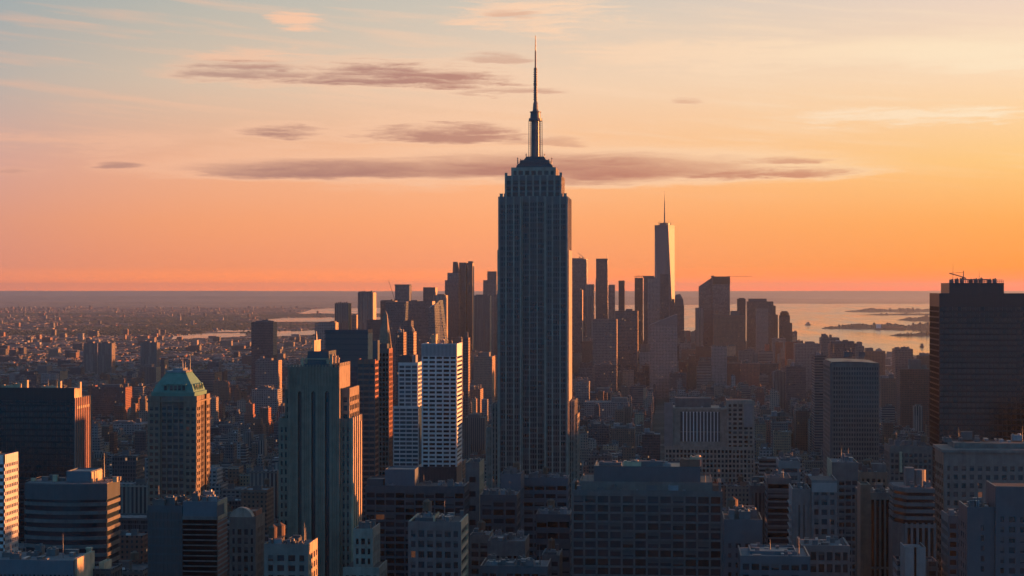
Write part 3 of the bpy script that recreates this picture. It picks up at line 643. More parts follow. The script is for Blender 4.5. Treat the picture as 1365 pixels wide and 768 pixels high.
def stepped_tower():
    t = Tower('stepped_art_deco_tower', 'stepped stone tower left of centre with three tall dark slots and a blazing sunlit flank', 370, 467, 561, 800, 31, ref='the stepped slotted tower')
    L = lambda px, y=0: t.lx(px, y); Z = lambda py: t.lz(420, py)
    wing = style('weathered', 'glass', fh=3.75, pw=1.0, sh=1.5, dp=.6, rec=.15, top=3, nb=2, nbs=7)
    t.vol(L(370), L(384), 2.0, 29, 0, Z(561), wing, 'FL'); t.vol(L(452.6), L(467), 2.0, 31, 0, Z(561), dict(wing, span='darkstone', rec=.4), 'FR')
    t.vol(L(377), L(384), 4, 28, Z(562), Z(523), dict(wing, nb=1), 'FL'); t.vol(L(452.6), L(464), 3.6, 29, Z(562), Z(521), dict(wing, nb=1, nbs=6), 'FR')
    zc = Z(489); xs = [384, 397, 402, 415, 420.4, 433.2, 439, 452.5]; W = t.P('wall', 'weathered')
    for a, b in ((0, 1), (2, 3), (4, 5), (6, 7)): W.box(L(xs[a]), L(xs[b]), 0, 27, 0, zc)
    gl = t.P('slot_glass', 'dglass')
    for a, b in ((1, 2), (3, 4), (5, 6)):
        xa, xb = L(xs[a]), L(xs[b]); W.box(xa, xb, .02, 26.9, Z(519), zc-.02); gl.box(xa, xb, 1.6, 26, 0, Z(519.5))
        n = 8; arc = [(xa+(xb-xa)*i/n, Z(524)+(xb-xa)/2*math.sin(math.pi*i/n)) for i in range(n+1)]
        pts = [(xa, Z(518.5))]+arc+[(xb, Z(518.5))]
        W.loft([[(x, .05, z) for x, z in reversed(pts)], [(x, 1.4, z) for x, z in reversed(pts)]])
    fl = t.P('fluting', 'weathered')
    for a, b in ((0, 1), (2, 3), (4, 5), (6, 7)):
        for f in (.3, .5, .7): u = L(xs[a])+(L(xs[b])-L(xs[a]))*f; fl.box(u-.14, u+.14, -.16, -.004, 0, Z(508))
    co = t.P('crown', 'weathered')
    for i in range(17): u = L(385)+(L(451)-L(385))*i/16; co.box(u-.4, u+.4, -.3, -.005, Z(511)-.6*abs(i-8)**.5, zc+.9)
    R_ = style('weathered', 'glass', fh=3.7, pw=1.0, sh=1.4, dp=.7, rec=.3, top=2.5, nb=3, nbs=6)
    t.vol(L(440), L(452.4)+.05, .01, 27, Z(523), zc+.5, dict(R_, nb=2, span='darkstone'), 'R')
    ct = t.P('corner_buttress', 'tan')
    for y in (3, 8.2, 13.5, 18.7, 24): ct.box(L(467)-.3, L(467)+.9, y-.7, y+.7, 0, Z(566)+ (y < 20)*3)
    b = MB(); b.pbox(L(407.5), L(436), 4, 22, zc, Z(470.5), .6); b.box(L(404), L(440), 2.5, 23, zc, zc+1.2); b.build('upper_block', M['slate'], t.root)
    b = MB(); b.box(L(405), L(438), 3.4, 3.9, Z(479.5), Z(478.4)); b.build('cornice_rail', M['tan'], t.root)
    for px, a, y in ((401.5, 476.5, 3), (405.5, 475, 6), (435.5, 477.5, 3.2), (440, 470, 3), (443.5, 472, 5), (446, 475, 8), (404, 473.5, 12)):
        b = MB(); b.box(-.55, .55, -.55, .55, 0, Z(a)-zc-1.5); b.box(-.75, .75, -.75, .75, Z(a)-zc-1.5, Z(a)-zc-.9); b.box(-.2, .2, -.2, .2, Z(a)-zc-.9, Z(a)-zc); b.build('corner_finial', M['tan'], t.root, (L(px), y, zc))
    b = MB(); b.box(L(413.4), L(416), 5, 20, Z(470.5), Z(455)); b.box(L(412.8), L(416.4), 4.6, 20.4, Z(455), Z(454.2)); b.build('lift_house', M['tan'], t.root)
    t.pole(L(416), 10, Z(455), 4.2, .4, 'finial')
    t.done()
    t = Tower('stone_annex', 'low stone annex against the right foot of the stepped tower with a pale lit end', 471, 497, 708, 770, 20, ref='the annex at the foot of the stepped tower', st=style('limestone', 'glass', bay=3.2, fh=4.2, pw=1.1, sh=1.7, dp=.6, rec=.2, top=3.2))
    t.clutter(4, tanks=0); t.vol(t.lx(460), t.lx(508), -5, 17, 0, t.lz(485, 757), style('limestone', 'glass', bay=3.2, fh=4.2, pw=1.1, sh=1.7, dp=.5, rec=.2, top=2.5, win=False), 'FR'); t.done()
stepped_tower()

def left_centre():
    t = Tower('teal_slab_tower', 'plain dark teal slab standing behind the stepped tower, with a thin pink end', 433, 490.5, 441.5, 1250, 19, ref='the plain teal slab', st=style('slate', 'dglass', bay=3, fh=3.8, pw=0, sh=1.1, dp=.25, rec=.02, top=2, win=False, span='slate', core='bglass'))
    t.P('end_wall', 'tan').box(t.w/2-.2, t.w/2+.1, .3, 19, 0, t.zt-1.5); t.pole(-8, 9, t.zt, 4); t.done()  # tan facing stands in for the sunlit end of the slab
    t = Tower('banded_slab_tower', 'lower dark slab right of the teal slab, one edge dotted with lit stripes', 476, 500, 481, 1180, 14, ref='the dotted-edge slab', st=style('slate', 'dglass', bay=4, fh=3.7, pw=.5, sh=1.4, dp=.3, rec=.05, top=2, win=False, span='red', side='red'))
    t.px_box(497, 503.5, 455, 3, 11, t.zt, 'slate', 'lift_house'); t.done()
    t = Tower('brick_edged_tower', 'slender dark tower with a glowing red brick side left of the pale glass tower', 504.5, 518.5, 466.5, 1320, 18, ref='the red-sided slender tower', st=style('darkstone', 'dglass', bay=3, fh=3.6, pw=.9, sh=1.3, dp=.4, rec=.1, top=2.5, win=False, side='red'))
    t.px_box(505, 516, 459.5, 4, 14, t.zt, 'slate', 'penthouse'); t.done()
    t = Tower('pale_glass_tower', 'slim pale glass tower attached to the left of the white gridded tower', 531, 557, 485, 1480, 26, ref='the slim pale glass tower', st=style('white', 'bglass', bay=5.3, fh=3.4, pw=.8, sh=1.25, dp=.5, rec=.05, top=1.5, nb=3, nbs=4, core='bglass'))
    t.px_box(532, 547, 475, 3, 18, t.zt, 'slate', 'penthouse'); t.px_box(549, 554, 474.5, 3, 16, t.zt, 'pale', 'lift_house'); t.vol(t.lx(525), t.lx(558.5), -2.6, 22, 0, t.lz(540, 543), style('white', 'bglass', bay=4.8, fh=3.4, pw=.5, sh=1.3, dp=.45, rec=.05, top=1, win=False, core='bglass'), 'F')
    t.clutter(3, tanks=0); t.done()
    t = Tower('white_gridded_tower', 'white gridded office tower left of the tall central tower, its narrow end striped orange', 562, 609, 460, 1400, 37, ref='the white gridded tower', st=style('white', 'dglass', fh=3.32, pw=1.1, sh=1.55, dp=.8, rec=.25, top=9.0, nb=5, nbs=1))
    L = t.lx; zb = t.lz(585, 622)
    fi = t.P('crown_louvre', 'blue')
    for i in range(26): u = -t.w/2+.6+i*(t.w-1.2)/25; fi.box(u-.22, u+.22, -.25, -.004, t.zt-8.4, t.zt+.6)
    b = MB(); x0, x1 = L(555.5), L(609.6); b.box(x0+.3, x1-.2, -3.4, 34, 0, zb)
    for i in range(27): u = x0+.4+i*(x1-x0-.8)/26; b.box(u-.3, u+.3, -3.9, -3.41, 0, zb)
    b.build('ribbed_podium', M['slate'], t.root)
    t.px_box(575, 581, 447, 8, 20, t.zt, 'tan', 'chimney'); t.clutter(6, tanks=0); t.pole(L(595), 8, t.zt, 8); t.done()
    t = Tower('wide_gridded_block', 'wide dark gridded block under the white gridded tower', 487, 619, 650, 1050, 26, ref='the wide dark gridded block', st=style('slate', 'dglass', fh=4.2, pw=.7, sh=1.35, dp=.5, rec=.12, top=3.2, nb=10))
    t.px_box(513, 553, 627, 4, 22, t.zt, 'blue', 'penthouse'); t.px_box(489, 511, 640, 5, 20, t.zt, 'slate', 'penthouse'); t.clutter(7, tanks=1); t.done()
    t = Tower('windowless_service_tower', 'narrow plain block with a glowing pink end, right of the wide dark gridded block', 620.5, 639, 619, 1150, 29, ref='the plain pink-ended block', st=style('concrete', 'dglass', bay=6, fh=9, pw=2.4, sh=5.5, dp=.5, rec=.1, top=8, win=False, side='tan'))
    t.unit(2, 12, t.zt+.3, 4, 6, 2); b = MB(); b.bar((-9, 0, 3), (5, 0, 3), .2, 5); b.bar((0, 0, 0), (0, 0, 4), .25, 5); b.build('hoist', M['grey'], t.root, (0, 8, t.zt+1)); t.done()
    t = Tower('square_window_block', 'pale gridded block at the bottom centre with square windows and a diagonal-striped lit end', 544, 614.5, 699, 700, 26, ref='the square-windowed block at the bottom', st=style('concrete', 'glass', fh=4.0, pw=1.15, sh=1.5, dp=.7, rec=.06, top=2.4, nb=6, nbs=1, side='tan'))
    t.px_box(553, 585, 692, 6, 20, t.zt, 'slate', 'penthouse'); t.px_box(577.5, 579.5, 690, 3, 17, t.zt, 'tan', 'duct_wall'); t.clutter(7, tanks=1, big=.7); t.done()
    for (lb, px0, px1, yt, Y, d, kw, ref) in (
        ('low dark windowed block directly left of the pale roofs below the central tower', 640, 689, 662, 1000, 24, dict(wall='slate', bay=6, fh=4.6, pw=1.1, sh=1.5), None),
        ('pale square roof block at the left foot of the tall central tower', 667, 694.5, 634, 1090, 24, dict(wall='blue', bay=5, fh=8, pw=1.5, sh=5, top=9), None),
        ('long low pale-parapet block right below the foot of the tall central tower', 696, 757, 639, 1120, 22, dict(wall='blue', bay=8, fh=5, pw=1.0, sh=2.4, top=4), None),
        ('dark flat block with bright roof edge left of the wide grid front', 714, 760, 688, 960, 24, dict(wall='slate', bay=7, fh=6, pw=.6, sh=3, top=3), None),
        ('grey textured flat roof block right of the square-windowed block', 650, 700, 724, 860, 26, dict(wall='concrete', bay=3, fh=3.8, pw=.9, sh=1.6, top=6), None),
        ('small low block with a pale square roof beside the wide grid front', 722, 746, 743, 840, 22, dict(wall='concrete', bay=4, fh=4, pw=.9, sh=1.8, top=2), None),
        ('low windowed block just right of the square-windowed block', 626, 652, 716, 900, 22, dict(wall='darkstone', bay=4, fh=4.2, pw=.9, sh=1.6, top=3), None),
        ('dark low block in the shade at the very bottom right of the square-windowed block', 640, 730, 758, 720, 22, dict(wall='slate', bay=3.2, fh=4.0, pw=.8, sh=1.4, top=2), None)):
        t = Tower('low_office_block', lb, px0, px1, yt, Y, d, style(**dict(dict(dp=.5, rec=.1, top=2.5, win=True, glass='dglass'), **kw)), roof='roofpale', ref=ref)
        t.clutter(9, tanks=1, seed=int(px1)); t.px_box(px0+(px1-px0)*.15, px0+(px1-px0)*.5, yt-6, 6, d-5, t.zt, 'roofpale', 'stair_bulkhead'); t.done()
left_centre()

# ------------------------------------------------------------------ buildings of the near right
def near_right():
    t = Tower('wide_grid_block', 'wide dark office block with a twelve-bay grid front at the bottom right of centre', 762, 963, 657, 810, 42, ref='the wide grid front', st=style('concrete', 'glass', fh=3.95, pw=.85, sh=.95, dp=.8, rec=.08, top=1.6, nb=12))
    L = t.lx; b = MB(); b.pbox(L(791), L(934), 7, 36, t.zt+.3, t.lz(860, 626), .7); b.build('penthouse', M['slate'], t.root)
    b = MB(); b.pbox(L(772), L(950), 3.5, 39, t.zt+.3, t.lz(860, 645), .5); b.build('attic_storey', M['darkstone'], t.root)
    for i, (px, py, w, h, mt) in enumerate(((842, 622, 8, 2, 'tan'), (862, 620, 14, 2.2, 'roofpale'), (882, 621, 8, 1.2, 'pale'), (920, 618, 9, 3, 'red'), (928, 616, 5, 4, 'tan'), (812, 623, 10, 1.2, 'roofpale'))): t.unit(L(px), 12+i, t.lz(860, 626)+.2, w, 5, h, mt)
    for px in (783, 845, 866, 872): t.pole(L(px), 6, t.lz(860, 645), 4, .15)
    for px0 in (762.6, 958): t.px_box(px0, px0+3.5, 645, 1.5, 20, t.zt, 'concrete', 'stair_bulkhead')
    t.px_box(935, 958, 649, 4, 20, t.zt, 'red', 'lift_house'); t.clutter(5, tanks=0, y1=7); t.done()
    # colonnaded block
    t = Tower('colonnaded_block', 'pale building with a tall row of columns above a windowed base', 886, 1006, 597, 1500, 46, ref='the colonnaded pale building', st=style('limestone', 'dglass', fh=3.9, pw=1.25, sh=1.5, dp=.6, rec=.08, top=1.8, nb=24, par=1.0))
    L = t.lx; Z = lambda py: t.lz(940, py); W = t.P('wall', 'limestone')
    x0, x1 = L(894), L(970); y0 = 9; zt = Z(547); zb = t.zt
    t.P('curtain_wall', 'dglass').box(x0+1, x1-1, y0+1.2, 40, zb, zt-.2); W.box(x0, L(907), y0, 40, zb, Z(550)); W.box(L(960), x1, y0, 40, zb, Z(550)); W.box(x0+.01, x1-.01, y0+.02, 40.1, Z(550), zt)
    b = MB(); b.box(x0-.8, x1+.8, y0-.8, 41, zt+.01, zt+1.4); b.build('cornice', M['limestone'], t.root)
    for i in range(11):
        u = L(911)+(L(957)-L(911))*i/10; b = MB(); b.box(-.42, .42, .1, 1.1, zb+.3, Z(550)-.02); b.box(-.6, .6, -.05, 1.15, zb+.29, zb+1.1); b.box(-.6, .6, -.05, 1.15, Z(550)-.9, Z(550)-.03)
        b.build('column', M['white'], t.root, (u, y0, 0))
    W.box(L(907)+.01, L(960)-.01, y0+.3, y0+1, Z(577.5), Z(576.6)); W.box(L(907)+.01, L(960)-.01, y0-.3, y0+.9, zb+.3, Z(590))
    t.vol(L(969), L(1006), 6, 42, zb, Z(536), style('limestone', 'dglass', fh=3.7, pw=1.6, sh=1.6, dp=.6, rec=.1, top=2, nb=5), 'FL')
    b = MB(); b.box(L(992), L(1003.5), 5.2, 5.95, Z(570), Z(538.5)); b.build('blank_panel', M['pale'], t.root)
    b = MB(); b.pbox(L(900), L(948), 14, 34, zt+1.5, Z(533), .5); b.build('penthouse', M['concrete'], t.root)
    b = MB(); b.pbox(L(885.5), L(897), 5, 16, zb, Z(539), .5); b.build('corner_pavilion', M['pale'], t.root); t.clutter(10, x0, x1, 10, 38, zt+1.3, 2, 2); t.done()
    # dark crowned tower
    t = Tower('crowned_grid_tower', 'dark finely gridded tower with a low curved crown, midway to the big right tower', 1107, 1172, 486, 1300, 62, ref='the crowned grid tower', st=style('darkstone', 'dglass', fh=3.3, pw=.8, sh=1.35, dp=.35, rec=.05, top=2, nb=19, nbs=24, win=False, core='dglass'))
    b = MB(); n = 10; hw = t.w/2
    pts = [(-hw+1, t.zt+1)]+[(-hw+1+(2*hw-2)*i/n, t.zt+1+1.0*math.sin(math.pi*(.25+.75*i/n))) for i in range(n+1)]+[(hw-1, t.zt+1)]
    b.loft([[(x, .6, z) for x, z in reversed(pts)], [(x, 60, z) for x, z in reversed(pts)]]); b.build('curved_crown', M['slate'], t.root)
    t.P('corner_pier', 'concrete').box(-hw-.3, -hw+1.2, -.5, .6, 0, t.zt+.4); t.clutter(4, y0=5, z=t.zt+4); t.done()
    # big right tower
    t = Tower('big_dark_tower', 'huge plain dark tower at the right edge with railings and masts on its roof block', 1252, 1385, 393, 1250, 46, ref='the big dark right tower', st=style('black', 'dglass', bay=3.0, fh=3.8, pw=.35, sh=1.0, dp=.35, rec=.1, top=8, win=False, span='black', core='dglass'))
    L = t.lx; Z = lambda py: t.lz(1300, py); zp = Z(378)
    b = MB(); b.pbox(L(1266), L(1339), 2, 40, t.zt+.3, zp, .4); b.build('roof_block', M['black'], t.root)
    r = MB(); xa, xb = L(1266.5), L(1338.5)
    for i in range(31): x = xa+(xb-xa)*i/30; r.bar((x, 3, zp), (x, 3, zp+2.4), .16, 4)
    for z in (1.3, 2.4): r.bar((xa, 3, zp+z), (xb, 3, zp+z), .16, 4)
    r.build('roof_railing', M['grey'], t.root)
    g = MB(); g.box(L(1286), L(1322), 6, 12, zp+2.2, zp+3.0)
    for i in range(13): x = L(1287)+(L(1321)-L(1287))*i/12; g.bar((x, 9, zp), (x, 9, zp+2.3), .2, 4)
    g.build('gantry', M['grey'], t.root)
    for i in range(8): t.unit(xa+3+i*(xb-xa-6)/7, 14+(i % 3)*5, zp+.3, 2.5, 2.5, 2+(i*7 % 3)*.5, 'grey')
    b = MB(); b.bar((0, 0, 0), (0, 0, 6.5), .3, 5); b.bar((0, 0, 2.3), (-9.5, 0, 5.0), .35, 5); b.bar((0, 0, 5.5), (-9.5, 0, 5.0), .12, 4); b.bar((0, 0, 2.2), (1.6, 0, 1.4), .5, 5); b.build('window_cleaning_crane', M['grey'], t.root, (L(1287.5), 10, zp+2))
    t.pole(L(1273.5), 10, zp, 13.5, .22); t.pole(L(1308.8), 10, zp, 8.5, .26); t.done()
    # bottom right group
    t = Tower('corniced_office_block', 'broad dark corniced block with square windows under the big dark right tower', 1258, 1420, 603, 800, 27, ref='the corniced block at the right', st=style('darkstone', 'dglass', fh=3.7, pw=1.5, sh=1.5, dp=.6, rec=.1, top=6, nb=15, nbs=4, side='brown'))
    t.P('cornice', 'darkstone').box(-t.w/2-.9, t.w/2, -.9, 27, t.zt-.2, t.zt+1.05); t.px_box(1272, 1400, 593, 7, 26, t.zt, 'darkstone', 'attic_storey'); t.clutter(7, tanks=1, z=t.zt+3, y0=8); t.done()
    t = Tower('rim_lit_block', 'near black block in the bottom right corner with a bright roof rim', 1289, 1330, 680, 620, 18, ref='the bright-rimmed corner block', st=style('slate', 'dglass', fh=3.4, pw=2.2, sh=1.5, dp=.5, rec=.05, top=5, nb=3, side='slate', bay=4), roof='roof')
    t.vol(t.lx(1326), t.lx(1400), -1.2, 17, 0, t.lz(1350, 652), style('slate', 'dglass', bay=4, fh=3.4, pw=1.6, sh=1.5, dp=.5, rec=.05, top=9), 'FL'); t.clutter(6, tanks=0, big=.6); t.done()
    t = Tower('zigzag_edged_block', 'narrow dark block with a toothed left side, left of the bright-rimmed corner block', 1264, 1288, 691, 700, 18, ref='the toothed narrow block', st=style('slate', 'dglass', bay=3, fh=3.4, pw=.6, sh=1.4, dp=.5, rec=.05, top=2, side='concrete')); t.clutter(3, tanks=0, big=.6); t.done()
    # banded chamfered block
    t = Tower('chamfered_banded_block', 'block with five dark and pale bands round a chamfered corner above a columned shaft', 1208, 1246, 652, 760, 24, ref='the chamfered banded block')
    w = t.w/2; xl = t.lx(1190.5, 9)
    ring = lambda o: [(-w, -o), (w+o, -o), (w+o, 24), (xl-o, 24), (xl-o, 9-o)]
    zl = t.lz(1225, 694); t.P('glass_wall', 'dglass').prism(ring(-.5), 0, t.zt-.1)
    ba = t.P('banding', 'concrete')
    for i in range(5): zz = t.zt-i*(t.zt-zl)/4.6; ba.prism(ring(.1), zz-1.5, zz)
    sh_ = t.P('shaft', 'concrete')
    for i in range(6): x = -w+i*2*w/5; sh_.box(x-.5, x+.5, -.2, .45, 0, zl-1)
    sh_.box(-w, w, -.1, .44, zl-3, zl-1.6); sh_.prism([(-w-.5, -.2), (-w, .3), (xl+.3, 9.3), (xl-.2, 8.8)], 0, zl-1.6); sh_.box(xl-.2, xl+.3, 9.31, 23.5, 0, zl-1.6)
    t.P('roof', 'roofpale').prism(ring(-.3), t.zt-.05, t.zt+.3)
    b = MB(); b.cyl(w-5, 13, t.zt+.3, t.lz(1235, 630), 3.2, 3.2, 16); b.box(-w+1, w-7, 9, 16, t.zt+.3, t.lz(1225, 627)); b.build('cooling_plant', M['concrete'], t.root); t.clutter(4, tanks=0, y1=8, z=t.zt+.1, big=.6); t.done()
    t = Tower('white_stair_block', 'small pale blank-walled block low in front of the chamfered banded block', 1206, 1234, 733, 700, 14, ref='the pale blank block', st=style('pale', 'dglass', bay=9, fh=8, pw=4.3, sh=6, dp=.4, rec=.05, top=20, win=False), roof='roofpale'); t.done()
    t = Tower('low_parapet_block', 'low pale roof behind the pale blank block in the bottom right', 1196, 1250, 752, 716, 14, mat='grey'); t.clutter(4, tanks=0, big=.5); t.done()
    # ribbed pair
    t = Tower('plain_ribbed_tower', 'brownish tower with a plain left half and a vertically ribbed right half', 1147, 1193, 660, 800, 24, ref='the half-plain ribbed tower', st=style('darkstone', 'dglass', bay=2.6, fh=30, pw=.8, sh=1, dp=.9, rec=.4, top=2, nb=7, win=False))
    b = MB(); b.pbox(t.lx(1146.5), t.lx(1160), -1.5, 12, 0, t.lz(1153, 648), .8); b.box(t.lx(1153)-.2, t.lx(1153)+.2, -1.7, -1.49, 0, t.lz(1153, 648)); b.build('plain_shaft', M['brown'], t.root); t.clutter(9, x0=t.lx(1162), tanks=1, big=.7); t.done()
    t = Tower('pale_crowned_block', 'slab with a broad pale blank crown, above and left of the half-plain ribbed tower', 1109, 1144, 619, 960, 30, ref='the pale-crowned slab', st=style('concrete', 'dglass', bay=3.5, fh=3.6, pw=.6, sh=1.3, dp=.4, rec=.05, top=8.5, side='tan'), roof='roofpale'); t.clutter(4, tanks=0); t.done()
    t = Tower('low_pale_topped_block', 'brown block with a pale box on its roof, right of the pale-crowned slab', 1146, 1183, 632, 1010, 24, st=style('brown', 'dglass', bay=3.2, fh=3.6, pw=1.3, sh=1.6, dp=.4, rec=.1, top=2.5)); t.px_box(1162, 1181, 620, 5, 18, t.zt, 'concrete', 'lift_house'); t.clutter(5, tanks=2); t.done()
    t = Tower('two_part_office_block', 'grey block in two parts with pale attic and toothed left side', 1056, 1081, 655, 760, 22, ref='the two-part grey block', st=style('concrete', 'dglass', bay=3.5, fh=40, pw=1.2, sh=6, dp=.5, rec=.1, top=5.6, nb=4, win=False, side='pale'))
    t.vol(t.lx(1081.3), t.lx(1116), -.8, 24, 0, t.lz(1098, 643), style('concrete', 'dglass', bay=3.2, fh=4, pw=1.2, sh=1.7, dp=.5, rec=.1, top=3), 'FR')
    b = MB(); b.box(t.lx(1081.6), t.lx(1115.6), -1.1, -.81, t.lz(1098, 656), t.lz(1098, 643.4)); b.build('attic_panel', M['pale'], t.root)
    te = t.P('balcony_stack', 'pale')
    for i in range(11): z = t.zt-6-3.1*i; te.box(-t.w/2-.9, -t.w/2-.01, 1, 18, z, z+.5)
    t.clutter(5, tanks=0, big=.7); t.done()
    t = Tower('white_framed_block', 'pale-framed banded block with a cluttered roof, above the two-part grey block', 1038, 1067, 617, 1000, 26, ref='the pale-framed banded block', st=style('pale', 'dglass', bay=14, fh=4.0, pw=1.6, sh=1.8, dp=.5, rec=.2, top=3, nb=1), roof='roofpale'); t.px_box(1041, 1064, 613, 5, 20, t.zt, 'roofpale', 'lift_house'); t.clutter(6, tanks=1); t.done()
    t = Tower('striped_dark_block', 'dark block of thin horizontal stripes left of the two-part grey block', 1022, 1055, 640, 880, 24, st=style('slate', 'dglass', bay=30, fh=2.9, pw=.6, sh=.9, dp=.4, rec=.1, top=2, win=True, nb=1, span='concrete')); t.clutter(5, tanks=1); t.done()
    t = Tower('tall_window_block', 'pale block with tall dark window slots beside the striped dark block', 1000, 1021, 650, 900, 22, st=style('concrete', 'dglass', fh=11, pw=1.1, sh=1.6, dp=.5, rec=.1, top=2.5, nb=4)); t.clutter(4, tanks=1); t.done()
    t = Tower('plain_dark_block', 'plain dark block just right of the wide grid front', 965, 1016, 696, 690, 24, ref='the plain dark block', st=style('slate', 'dglass', bay=4, fh=3.6, pw=1.6, sh=1.8, dp=.3, rec=.05, top=8)); t.clutter(5, tanks=1); t.px_box(972, 995, 682, 8, 20, t.zt, 'darkstone', 'lift_house'); t.done()
    t = Tower('low_blue_roof_block', 'low block with bluish stepped roof at the bottom, right of plain dark block', 987, 1080, 745, 640, 26, ref='the bluish stepped roof', roof='roofpale', st=style('slate', 'dglass', bay=3.5, fh=3.8, pw=.8, sh=1.6, dp=.5, rec=.1, top=1.8)); t.px_box(1000, 1062, 737, 8, 24, t.zt, 'blue', 'upper_storey'); t.clutter(9, tanks=0, big=.6); t.done()
    t = Tower('open_frame_block', 'low block at the bottom edge with a row of large square openings and roof plant', 1068, 1133, 731, 680, 24, ref='the open-framed low block', roof='roofpale', st=style('concrete', 'dglass', fh=4.4, pw=.8, sh=1.3, dp=.9, rec=.1, top=1.4, nb=6)); t.clutter(9, tanks=0, big=.6); t.done()
    t = Tower('recessed_light_block', 'shaded block behind the chamfered banded block with one thin glowing vertical slit', 1186, 1243, 597, 1150, 30, ref='the block with the glowing slit', st=style('darkstone', 'dglass', bay=3, fh=3.6, pw=.9, sh=1.4, dp=.4, rec=.1, top=3.5))
    b = MB(); b.box(-.7, .7, -3.6, -.6, 0, 12.5); o = b.build('sunlit_slit_strip', M['tan'], t.root, (t.lx(1200), 0, t.lz(1200, 629)))  # pale strip added to stand in for a sunlit slit
    t.clutter(6, tanks=2); t.done()
near_right()

